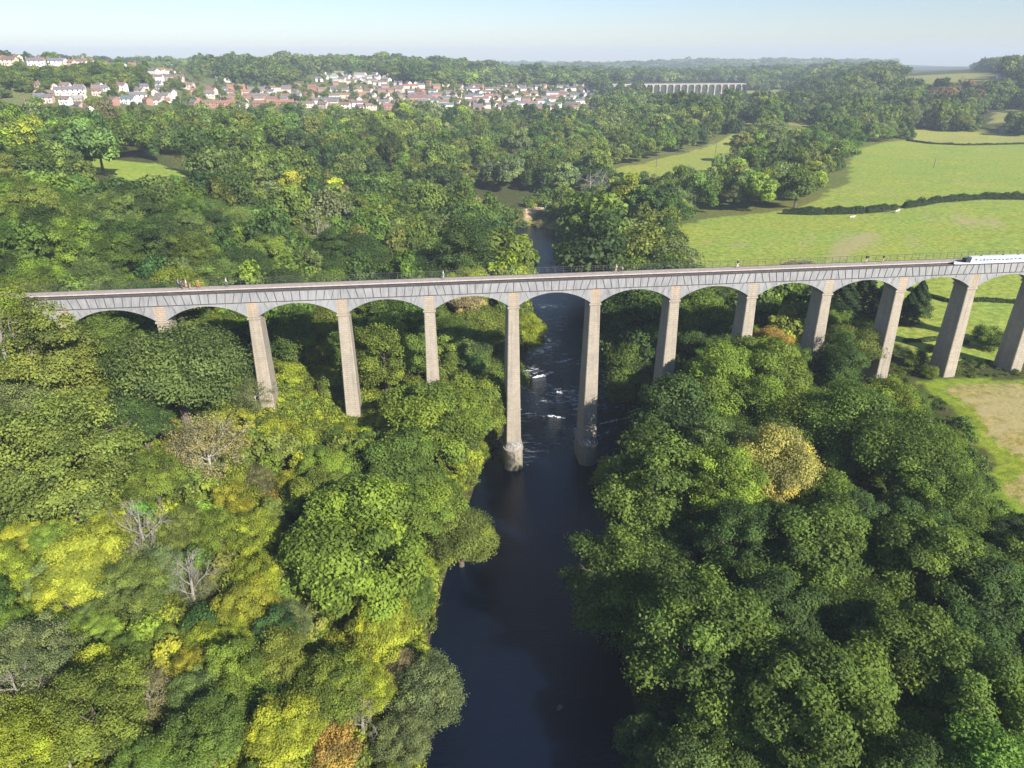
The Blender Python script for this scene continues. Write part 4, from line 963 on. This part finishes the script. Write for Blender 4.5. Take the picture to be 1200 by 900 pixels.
hedge([(1062,164),(1090,168),(1130,170),(1200,170)],1.4,1.6,(.05,.06,.025),'thin dark field boundary hedge along the far edge of the pasture',n=7000,ls=.35)
hedge([(1062,336),(1110,352),(1150,352),(1200,356)],1.1,1.6,(.04,.07,.022),'low garden hedge seen under the rightmost arches, farther one',n=5000,z=16.5)
hedge([(1060,398),(1110,396),(1135,402)],.9,1.2,(.06,.09,.03),'low garden hedge seen under the rightmost arches, nearer one',n=4000,z=16)
# ------------------------------------------------------------------ house kit
def objcol_mat(name, rough, brick=False):
    m, nt, out = mat(name); c = nd(nt,'ShaderNodeObjectInfo').outputs['Color']; tc = nd(nt,'ShaderNodeTexCoord')
    f = noise(nt, tc.outputs['Object'], .8, 5, .6); c = mixc(nt, 1.0, c, ramp(nt, f, [(.3,(.72,.71,.7)),(.7,(1.12,1.1,1.08))]), 'MULTIPLY')
    b = nd(nt,'ShaderNodeBsdfPrincipled'); b.inputs['Roughness'].default_value = rough; nt.links.new(c, b.inputs['Base Color']); nt.links.new(b.outputs[0], out.inputs[0]); return m
M['wall'] = objcol_mat('house_wall',.9); M['roof'] = objcol_mat('house_roof',.75)
m, nt, out = mat('window_glass'); b = nd(nt,'ShaderNodeBsdfPrincipled'); b.inputs['Base Color'].default_value = (.03,.04,.05,1); b.inputs['Roughness'].default_value = .15; nt.links.new(b.outputs[0],out.inputs[0]); M['glass'] = m
HK = {}
def house_kit(kind):
    L, Wd, E_, Rf = {'terrace':(26,8,5.2,2.6),'semi':(14,8,5.2,2.9),'cottage':(9,7,4.6,2.7),'bungalow':(12,8,2.8,2.4),'hall':(30,14,6.5,3.5),'shed':(34,16,5.0,2.0)}[kind]
    wb = MB(); wb.box(-L/2,L/2,-Wd/2,Wd/2,-2.5,E_)
    for s in (-1,1):
        x = s*L/2; xi = s*(L/2-.25); V = [(x,-Wd/2,E_),(x,Wd/2,E_),(x,0,E_+Rf-.12),(xi,-Wd/2,E_),(xi,Wd/2,E_),(xi,0,E_+Rf-.12)]
        wb.add(V,[(0,1,2),(3,5,4),(0,2,5,3),(1,4,5,2)])
    rb = MB(); o_ = .35; k = Rf/(Wd/2)
    for s in (-1,1):
        y0 = s*(Wd/2+o_); z0 = E_-o_*k; th = .16
        V = [(-L/2-o_,y0,z0),(L/2+o_,y0,z0),(L/2+o_,0,E_+Rf),(-L/2-o_,0,E_+Rf),(-L/2-o_,y0,z0+th),(L/2+o_,y0,z0+th),(L/2+o_,0,E_+Rf+th),(-L/2-o_,0,E_+Rf+th)]
        rb.add(V,[(0,3,2,1) if s<0 else (0,1,2,3),(4,5,6,7),(0,1,5,4),(0,4,7,3),(1,2,6,5)])
    ch = []
    nchim = {'terrace':4,'semi':2,'cottage':1,'bungalow':1,'hall':0,'shed':0}[kind]
    for i in range(nchim):
        x = -L/2+.8+(L-1.6)*(i/(max(nchim-1,1))) ; c = MB(); c.box(x-.45,x+.45,-.35,.35,E_+Rf-.6,E_+Rf+1.2); c.box(x-.3,x-.05,-.12,.12,E_+Rf+1.202,E_+Rf+1.6); c.box(x+.05,x+.3,-.12,.12,E_+Rf+1.202,E_+Rf+1.6); ch.append(c.mesh('chimney',M['wall']))
    wn = []; nb = max(2,int(L/4.2)); 
    for fl in range(2 if E_ > 4 else 1):
        for i in range(nb):
            x = -L/2+L*(i+.5)/nb; z = 1.0+fl*2.6; c = MB(); c.box(x-.6,x+.6,-Wd/2-.04,-Wd/2-.003,z,z+1.3); wn.append(c.mesh('window',M['glass']))
    dr = []; c = MB(); x = -L/2+L/nb; c.box(x-.5,x+.5,-Wd/2-.05,-Wd/2-.003,-.3,1.9); dr.append(c.mesh('door',M['bark']))
    HK[kind] = (wb.mesh('walls',M['wall']), rb.mesh('roof',M['roof']), ch, wn, dr, L, Wd)
for k in ('terrace','semi','cottage','bungalow','hall','shed'): house_kit(k)
WALL = dict(white=(.74,.73,.70),cream=(.66,.60,.46),brick=(.36,.20,.145),pink=(.62,.52,.46),stone=(.42,.36,.28))
ROOF = dict(slate=(.15,.15,.175),red=(.28,.145,.11),brown=(.20,.14,.115),grey=(.27,.26,.27))
HOUSES = []; hgrid = []
def house(px, py, kind, wall, roof, rz=None, detail=False, force=False):
    h = hit(px, py)
    if not h or h[1] > 2600: return
    x, y, z = h; L = HK[kind][5]
    if not force:
        for a,b,c in hgrid:
            if math.hypot(a-x,b-y) < (c+L)*.35+1.5: return
    hgrid.append((x,y,L)); wm,rm,ch,wn,dr,L,Wd = HK[kind]
    nm = {'terrace':'terraced_house','semi':'semi_detached_house','cottage':'cottage','bungalow':'bungalow','hall':'hall','shed':'farm_shed'}[kind]
    r = empty(nm,(x,y,z), rz if rz is not None else rng.normal(0,.5)); r.scale = (.76,)*3
    w = link(bpy.data.objects.new('walls',wm),r); w.color = (*[c*rng.uniform(.9,1.08) for c in WALL[wall]],1)
    f = link(bpy.data.objects.new('roof',rm),r); f.color = (*[c*rng.uniform(.85,1.15) for c in ROOF[roof]],1)
    for c in ch: q = link(bpy.data.objects.new('chimney',c),f); q.color = (*WALL['brick'],1)
    if detail or y < 760:
        for c in wn: link(bpy.data.objects.new('window',c),w)
        for c in dr: link(bpy.data.objects.new('door',c),w)
    HOUSES.append(dict(o=r,px=px,py=py,kind=kind,wall=wall,roof=roof,y=y,x=x))
# notable ones
for a in [(157,118,'terrace','white','slate'),(165,112,'cottage','cream','slate'),(83,112,'terrace','white','slate'),(97,112,'semi','white','slate'),(48,120,'cottage','white','slate'),(58,116,'cottage','brick','brown'),(34,128,'cottage','white','brown'),(46,129,'cottage','brick','red'),
          (118,110,'semi','white','slate'),(126,118,'cottage','white','brown'),(95,130,'cottage','stone','slate'),(105,135,'cottage','white','brown'),(120,126,'bungalow','white','grey'),(92,122,'cottage','stone','grey'),
          (3,74,'cottage','pink','red'),(13,77,'semi','cream','brown'),(3,88,'cottage','white','brown'),(15,66,'semi','white','slate'),(28,69,'cottage','cream','grey'),(56,71,'semi','white','slate'),(65,77,'semi','white','slate'),(75,76,'cottage','cream','grey'),(85,78,'cottage','pink','red'),(96,68,'cottage','white','slate'),(103,76,'semi','white','brown'),(123,79,'cottage','brick','red'),
          (245,88,'terrace','cream','slate'),(217,104,'terrace','pink','red'),(160,78,'hall','pink','brown'),(150,76,'semi','white','grey'),(205,95,'terrace','pink','brown')]:
    house(*a, detail=True)
def rows(p0, p1, nrow, per, kinds, walls, roofs, jit=2.5):
    for r in range(nrow):
        for i in range(per):
            f = (i+.5)/per; px = p0[0]+(p1[0]-p0[0])*f+rng.normal(0,jit); py = p0[1]+(p1[1]-p0[1])*(r+.5)/nrow+rng.normal(0,.9)
            house(px,py,pick(kinds),pick(walls),pick(roofs))
rows((0,70),(130,80),2,9,dict(semi=2,terrace=1,cottage=2),dict(white=4,cream=2,pink=1),dict(slate=2,brown=2,red=1))
rows((30,104),(200,126),4,9,dict(semi=2,terrace=1,cottage=3),dict(white=4,pink=2,brick=1,stone=1),dict(slate=3,brown=2,red=1))
rows((130,72),(215,90),3,9,dict(semi=2,terrace=1,cottage=2),dict(white=3,pink=2,stone=1),dict(slate=2,brown=2,red=1))
rows((170,90),(200,128),4,3,dict(semi=2,cottage=2),dict(white=2,pink=1,stone=1),dict(slate=2,brown=2))
rows((222,104),(385,128),5,11,dict(terrace=2,semi=3,cottage=1),dict(brick=3,pink=3,white=1.3),dict(red=4,brown=2,slate=2))
rows((255,92),(345,100),1,5,dict(semi=2,terrace=1),dict(white=3,cream=1),dict(slate=2,red=1))
rows((375,88),(470,98),3,10,dict(terrace=1,semi=2),dict(white=5,cream=1),dict(grey=2,slate=1))
rows((385,98),(545,131),7,11,dict(terrace=1,semi=3,cottage=1),dict(brick=1.5,pink=2,white=4),dict(brown=3,slate=3,red=1))
rows((545,103),(706,130),8,15,dict(terrace=3,semi=2),dict(white=5,pink=2.5,brick=1),dict(slate=4,brown=3,red=1))
for a in [(562,94,'semi','white','grey'),(572,93,'terrace','white','grey'),(680,89,'hall','white','grey'),(692,87,'hall','white','grey'),(475,90,'terrace','cream','grey'),(505,92,'terrace','cream','brown'),(1018,77,'hall','white','grey'),(1012,78,'semi','white','grey'),
          (740,134,'shed','white','grey'),(755,133,'bungalow','brick','brown'),(768,133,'shed','white','grey'),(488,120,'hall','brick','brown'),(828,88,'semi','pink','brown'),(836,90,'semi','white','grey'),(857,90,'semi','brick','red'),(1193,152,'shed','stone','grey'),(1176,155,'cottage','stone','slate'),(502,152,'cottage','white','slate'),(1172,93,'bungalow','white','grey')]:
    house(*a, detail=False, force=True)
def town_words(h):
    px, y = h['px'], h['y']
    z = ('on far left hilltop' if px < 130 and h['py'] < 92 else 'below far left hill' if px < 130 else 'on town hilltop' if px < 212 and h['py'] < 95 else 'in left part of town' if px < 260 else
         'in left red brick quarter' if px < 320 else 'in right red brick quarter' if px < 385 else 'on pale estate below ridge' if h['py'] < 99 and px < 475 else 'in mid town' if px < 470 else 'by mid town dark trees' if px < 545 else
         'at left end of valley rows' if px < 600 else 'amid the valley rows' if px < 655 else 'at right end of valley rows' if px < 712 else 'right of the town')
    z += '' if h['py'] < 80 else (', upper rows' if h['py'] < 112 and px > 212 else '')
    kd = {'terrace':'terrace','semi':'house pair','cottage':'small house','bungalow':'bungalow','hall':'long large building','shed':'long shed'}[h['kind']]
    rf = {'slate':'slate grey','red':'red tiled','brown':'brown','grey':'pale grey'}[h['roof']]; wl = {'brick':'red brick','pink':'pinkish','stone':'stone'}.get(h['wall'],h['wall'])
    return '%s %s with %s roof %s' % (wl, kd, rf, z)
label_all(HOUSES, town_words)
for h in HOUSES: tag(h['o'], h['label'], 'house' if h['kind'] not in ('hall','shed') else ('hall' if h['kind']=='hall' else 'shed'), 'houses of the hillside town')
print('houses', len(HOUSES))
# ------------------------------------------------------------------ far railway viaduct
M['pale_stone'] = simple('pale_stone',(.38,.33,.30),.9,.3,.3)
p0 = at_dist(870,99,1210); p1 = at_dist(725,99,1182)
dx, dy = p0[0]-p1[0], p0[1]-p1[1]; VL = math.hypot(dx,dy); va = math.atan2(dy,dx); vz = (p0[2]+p1[2])/2; nA = 18; vp = VL/nA
vi = empty('railway_viaduct',(p1[0],p1[1],vz),va); tag(vi,'distant pale stone railway viaduct with many round arches across the valley','viaduct')
for i in range(nA+1):
    x = i*vp; wx_ = p1[0]+math.cos(va)*x; wy_ = p1[1]+math.sin(va)*x; g = gz(wx_,wy_)-vz-2
    mb = MB(); w0, w1 = .8,1.2; zt = -4.3
    mb.loft([[(x-w1,-.6,g),(x+w1,-.6,g),(x+w1,8.6,g),(x-w1,8.6,g)],[(x-w0,0,zt),(x+w0,0,zt),(x+w0,8,zt),(x-w0,8,zt)]]); mb.build('viaduct_pier',M['pale_stone'],vi)
for i in range(nA):
    a0, a1 = i*vp+.8, (i+1)*vp-.8; mid, hf = (a0+a1)/2, (a1-a0)/2; mb = MB(); n = 12; 
    L0, L1 = i*vp, (i+1)*vp
    arc = lambda x: -4.3+math.sqrt(max(0,hf*hf-(x-mid)**2))
    xs = [a0+hf*(1-math.cos(math.pi*k/n)) for k in range(n+1)]
    for xa, xb in zip(xs, xs[1:]):
        V = [(xa,0,arc(xa)),(xb,0,arc(xb)),(xb,0,-.3),(xa,0,-.3),(xa,8,arc(xa)),(xb,8,arc(xb)),(xb,8,-.3),(xa,8,-.3)]; mb.add(V,[(0,1,2,3),(5,4,7,6),(0,4,5,1),(3,2,6,7)])
    mb.box(L0,a0,0,8,-4.295,-.3); mb.box(a1,L1,0,8,-4.295,-.3); mb.build('viaduct_arch',M['pale_stone'],vi)
mb = MB(); mb.box(-8,VL+6,-.25,.3,-.297,1.1); mb.box(-8,VL+6,7.7,8.25,-.297,1.1); mb.build('parapet',M['pale_stone'],vi)
mb = MB(); mb.box(-8,-.85,0,8,-30,-.3); mb.build('wing_wall',M['pale_stone'],vi)
# ------------------------------------------------------------------ narrowboat
M['boat_white'] = simple('boat_white',(.78,.79,.80),.35,.06,1); M['boat_blue'] = simple('boat_blue',(.07,.16,.36),.4,.2,1); M['boat_dark'] = simple('boat_dark',(.03,.035,.045),.5,.2,1); M['boat_grey'] = simple('boat_grey',(.55,.56,.56),.6,.15,2)
s_b = 92.2; bt = 1.16
nb = empty('narrowboat', BW(s_b,bt,ZT-.27), TH); tag(nb,'white narrowboat with blue lettering band afloat in the trough at the right edge','narrowboat')
mb = MB(); hw = .97
def hull(x, w, z0, z1): return [(x,-w*.8,z0),(x,w*.8,z0),(x,w,z1),(x,-w,z1)]
mb.loft([hull(0,.08,.15,.75),hull(.7,.5,-.1,.62),hull(1.7,.85,-.25,.52),hull(3.0,hw,-.28,.45),hull(17.6,hw,-.28,.45),hull(18.4,.85,-.1,.5)]); mb.build('hull',M['boat_white'],nb)
mb = MB(); mb.loft([hull(.05,.06,.76,.80),hull(.75,.42,.63,.67),hull(1.7,.7,.53,.57),hull(3.0,.75,.46,.5)]); mb.build('fore_deck',M['boat_dark'],nb)
mb = MB()
mb.loft([[(x,-.9,.452),(x,.9,.452),(x+dx_,.74,1.5),(x+dx_,-.74,1.5)] for x,dx_ in ((3.0,.35),(9,0),(16.6,0))]); cab = mb.build('cabin',M['boat_white'],nb)
mb = MB(); mb.loft([[(x,-.80,1.503),(x,.80,1.503),(x,.5,1.58),(x,-.5,1.58)] for x in (3.3,16.7)]); mb.build('cabin_roof',M['boat_grey'],nb)
for i in (0,1,6):
    x = 4.2+i*1.9; mb = MB(); yw = lambda z: -(.9-.16*(z-.452)/1.05)-.012
    if i == 0 or i == 1:
        pts = [(x+.24*math.cos(a),1.08+.24*math.sin(a)) for a in np.linspace(0,2*math.pi,13)[:-1]]
    else: pts = [(x-.45,.86),(x+.45,.86),(x+.45,1.3),(x-.45,1.3)]
    mb.loft([[(a,yw(z)-.012,z) for a,z in pts],[(a,yw(z)+.03,z) for a,z in pts]]); mb.build('window',M['glass'],cab)
for i, (a,b) in enumerate([(5.0,5.5),(5.65,6.3),(6.45,7.1),(7.3,7.9),(8.1,8.9),(9.1,9.8),(10.0,10.6),(10.8,11.7),(11.9,12.6),(12.9,13.5),(13.8,14.6)]):
    mb = MB(); z0 = .78; z1 = 1.14; y0 = -(.9-.16*(z0-.452)/1.05)-.03; mb.add([(a,y0,z0),(b,y0,z0),(b,y0+.035,z1),(a,y0+.035,z1),(a,y0+.05,z0),(b,y0+.05,z0),(b,y0+.085,z1),(a,y0+.085,z1)],[(0,1,2,3),(7,6,5,4),(0,4,5,1),(3,2,6,7),(0,3,7,4),(1,5,6,2)]); mb.build('blue_marking',M['boat_blue'],cab)
mb = MB(); mb.box(2.2,3.0,-.62,.62,.503,1.25); mb.build('bow_cover',M['boat_dark'],nb)
mb = MB(); mb.tube([(17.5,0,.45),(17.5,0,1.2),(18.1,0,1.35)],[.04,.04,.03],6); mb.build('tiller',M['boat_dark'],nb)
for x in (6,11,14.5):
    mb = MB(); mb.tube([(x,.2,1.57),(x,.2,1.72),(x,.2,1.74)],[.16,.16,.05],10); mb.build('roof_vent',M['boat_dark'],nb)
# ------------------------------------------------------------------ poles and wires, small things
M['pole'] = simple('pole_wood',(.12,.10,.08),.9,.3,3)
def pole(px, py, hpx, label, arm=True, z=15):
    x, y = at(px,py,z)
    for _ in range(8): x, y = at(px,py,gz(x,y))
    h = hpx*proj(x,y,gz(x,y))[2]/FP; r = empty('utility_pole',(x,y,gz(x,y))); mb = MB(); mb.tube([(0,0,-.5),(0,0,h)],[.22,.14],8); mb.build('post',M['pole'],r)
    if arm: mb = MB(); mb.box(-1.0,1.0,-.08,.08,h-.6,h-.42); mb.build('crossarm',M['pole'],r)
    tag(r,label,'pole','poles'); return x,y,gz(x,y)+h-.4
a = pole(769,196,16,'wooden utility pole standing left in the valley meadow'); b_ = pole(838,183,16,'wooden utility pole at the right end of the valley meadow'); c_ = pole(668,186,14,'wooden utility pole in the scrub left of the valley meadow')
def wire(p, q, label):
    n = 10; mb = MB(); pts = []
    for i in range(n+1): f = i/n; pts.append((p[0]+(q[0]-p[0])*f-p[0],p[1]+(q[1]-p[1])*f-p[1],p[2]+(q[2]-p[2])*f-4*f*(1-f)*1.6-p[2]))
    mb.tube(pts,[.05]*(n+1),4); o = mb.build('overhead_wire',M['wire']); o.location = p; tag(o,label,'wire','overhead wires')
M['wire'] = simple('wire',(.25,.27,.26),.6,.1,3)
wire(a,b_,'thin overhead wire crossing the valley meadow between its two poles'); wire(c_,a,'thin overhead wire from the scrub to the left meadow pole')
pole(1094,197,10,'small bare post standing alone in the far pasture',False); pole(1023,158,10,'short pole at the far corner of the pasture',True)
# white handrail and landing by the far river bend
x, y = at(629,252,3); r = empty('handrail',(x,y,gz(x,y)),.5); mb = MB(); mb.box(-7,7,-.1,.1,1.0,1.15); mb.build('rail',M['boat_white'],r)
for xx in (-6.5,-2,2,6.5): mb = MB(); mb.box(xx-.08,xx+.08,-.08,.08,-.6,.995); mb.build('post',M['boat_white'],r)
tag(r,'white wooden handrail beside the sandy path at the far river bend','handrail')
# brushwood pile behind the deck
def brush(px, py, z, n, L, w, label):
    x, y = at(px,py,z); x,y = at(px,py,gz(x,y)+.6); r = MB()
    for i in range(n):
        c = np.array([rng.uniform(-w,w),rng.uniform(-1.2,1.2),rng.uniform(.1,1.3)]); d = rng.normal(size=3)*np.array([1,.5,.18]); d = d/np.linalg.norm(d)*L*rng.uniform(.4,1); r.tube([tuple(c-d),tuple(c),tuple(c+d)],[.07,.09,.04],4)
    o = r.build('brushwood_pile',M['bark']); o.location = (x,y,gz(x,y)); tag(o,label,'brushwood')
brush(935,309,16.5,70,2.2,5.5,'long heap of brown brushwood in the pasture just beyond the deck'); brush(646,259,2,40,1.6,3,'grey driftwood pile on the far river bank')
# rocks in the river
def rock(px, py, r_, label):
    x, y = at(px,py,0); mb = MB(); n = 9; rings = []
    for j, (zz, f) in enumerate(((-.6,.9),(-.1,1.0),(.25,.8),(.42,.4))):
        rings.append([(r_*f*math.cos(2*math.pi*k/n)*(1+.25*math.sin(k*2.3+r_*7)), r_*f*.7*math.sin(2*math.pi*k/n)*(1+.2*math.cos(k*1.7)), zz*r_) for k in range(n)])
    o = (mb.loft(rings),mb.build('river_rock',M['rock']))[1]; o.location = (x,y,0); o.rotation_euler[2] = rng.uniform(0,3); tag(o,label,'rock','rocks in the river')
for p_ in [(656,829,.55,'lone dark rock in the smooth water near the bottom of the river'),(618,545,.35,'small dark rock right of the left river pier foot'),(657,506,.8,'dark rock between the two river piers'),(646,521,.4,'little rock just below the riffle between the piers'),
           (657,445,.6,'dark rock in the rough water beside the largest white water patch'),(650,480,.5,'dark wet rock upstream between the piers'),(668,470,.4,'small wet rock beside the right river pier'),(716,492,.6,'rock under the thin white weir line')]: rock(*p_)
# white water
def foam(px0, py0, px1, py1, w, n, label):
    V = []; 
    a = np.array(at(px0,py0,0)); b = np.array(at(px1,py1,0)); d = b-a; L = np.linalg.norm(d); d /= L; nn = np.array([-d[1],d[0]]); mb = MB()
    for i in range(n):
        f = rng.random(); c = a+d*L*f+nn*rng.normal(0,w*.4); r_ = w*rng.uniform(.12,.5); k = 7; ph = rng.uniform(0,6)
        pts = [(c[0]-a[0]+r_*(1.6*d[0]*math.cos(t_)+nn[0]*.6*math.sin(t_))*(1+.35*math.sin(3*t_+ph)), c[1]-a[1]+r_*(1.6*d[1]*math.cos(t_)+nn[1]*.6*math.sin(t_))*(1+.35*math.sin(3*t_+ph))) for t_ in np.linspace(0,2*math.pi,k+1)[:-1]]
        hgt = .04+.1*rng.random()
        mb.loft([[(p[0],p[1],-.05) for p in pts],[(p[0]*.0+(c[0]-a[0])+(p[0]-(c[0]-a[0]))*.6,(c[1]-a[1])+(p[1]-(c[1]-a[1]))*.6,hgt) for p in pts]])
    o = mb.build('white_water',M['foam'],None,True); o.location = (a[0],a[1],0); tag(o,label,'white water',None,'stuff')
foam(703,497,742,488,.35,60,'thin white line of broken water running from the right river pier to the bank')
foam(626,443,648,436,.8,70,'largest patch of white water between the river piers')
foam(652,425,670,421,.6,36,'white water patch upstream of the largest one')
foam(646,461,664,458,.5,30,'small white water streak below the largest patch'); foam(640,487,662,490,.5,36,'white water streak above the dark rock between the piers')
foam(616,420,622,421,.8,10,'white water scrap beside the left river pier'); foam(672,480,680,478,.7,10,'white water scrap beside the right river pier')
# parked car by the garden under the right arches
# ------------------------------------------------------------------ light, air, sky, camera
EL, AZ = R_(32), R_(143)
w = bpy.data.worlds.new('World'); sc.world = w; w.use_nodes = True; nt = w.node_tree; nt.nodes.clear()
sky = nt.nodes.new('ShaderNodeTexSky'); sky.sky_type = 'NISHITA'; sky.sun_disc = False; sky.sun_elevation = EL; sky.sun_rotation = AZ; sky.altitude = 100; sky.air_density = 1.0; sky.dust_density = .25; sky.ozone_density = 2.5
bg = nt.nodes.new('ShaderNodeBackground'); bg.inputs['Strength'].default_value = .064; wo = nt.nodes.new('ShaderNodeOutputWorld')
nt.links.new(mixc(nt, 1.0, sky.outputs[0], (.92,.95,1.10), 'MULTIPLY'), bg.inputs[0]); nt.links.new(bg.outputs[0], wo.inputs[0])
sl = bpy.data.lights.new('sun','SUN'); sl.energy = 4.8; sl.angle = R_(.53); sl.color = (1,.93,.82); so = link(bpy.data.objects.new('sun', sl))
dsun = Vector((math.sin(AZ)*math.cos(EL), math.cos(AZ)*math.cos(EL), math.sin(EL))); so.rotation_euler = (-dsun).to_track_quat('-Z','Y').to_euler(); so.location = (100,-100,200)
zlo = min(-3.5, float(Z.min())-1.5)
HAZE = True
if HAZE:
    mb = MB(); mb.box(-9600,10400,-400,7900,zlo-1,150); m, nt, out = mat('haze_air'); v = nt.nodes.new('ShaderNodeVolumePrincipled'); v.inputs['Color'].default_value = (.74,.86,1,1); v.inputs['Density'].default_value = .0002; v.inputs['Anisotropy'].default_value = 0.0
    nt.links.new(v.outputs[0], out.inputs['Volume']); hz = mb.build('haze', m); hz['kind'] = 'stuff'; hz['label'] = 'thin pale blue haze over the valley'; hz['category'] = 'haze'
cam = bpy.data.cameras.new('camera'); cam.sensor_width = 36; cam.lens = FP/1200*36; cam.clip_end = 20000; cam.clip_start = .5
co = link(bpy.data.objects.new('camera', cam)); co.location = (0,0,CH); co.rotation_euler = (R_(90)-PT, 0, 0); sc.camera = co
vs = sc.view_settings; vs.view_transform = 'Standard'; vs.look = 'None'; vs.exposure = 1.0; vs.gamma = 1.0; vs.use_curve_mapping = False
sc.render.engine = 'CYCLES'; cy = sc.cycles
cy.use_denoising = True; cy.max_bounces = 5; cy.diffuse_bounces = 3; cy.glossy_bounces = 2; cy.transmission_bounces = 3; cy.transparent_max_bounces = 4; cy.volume_bounces = 0; cy.sample_clamp_indirect = 4
try: cy.denoiser = 'OPENIMAGEDENOISE'; cy.denoising_input_passes = 'RGB_ALBEDO_NORMAL'
except Exception: pass
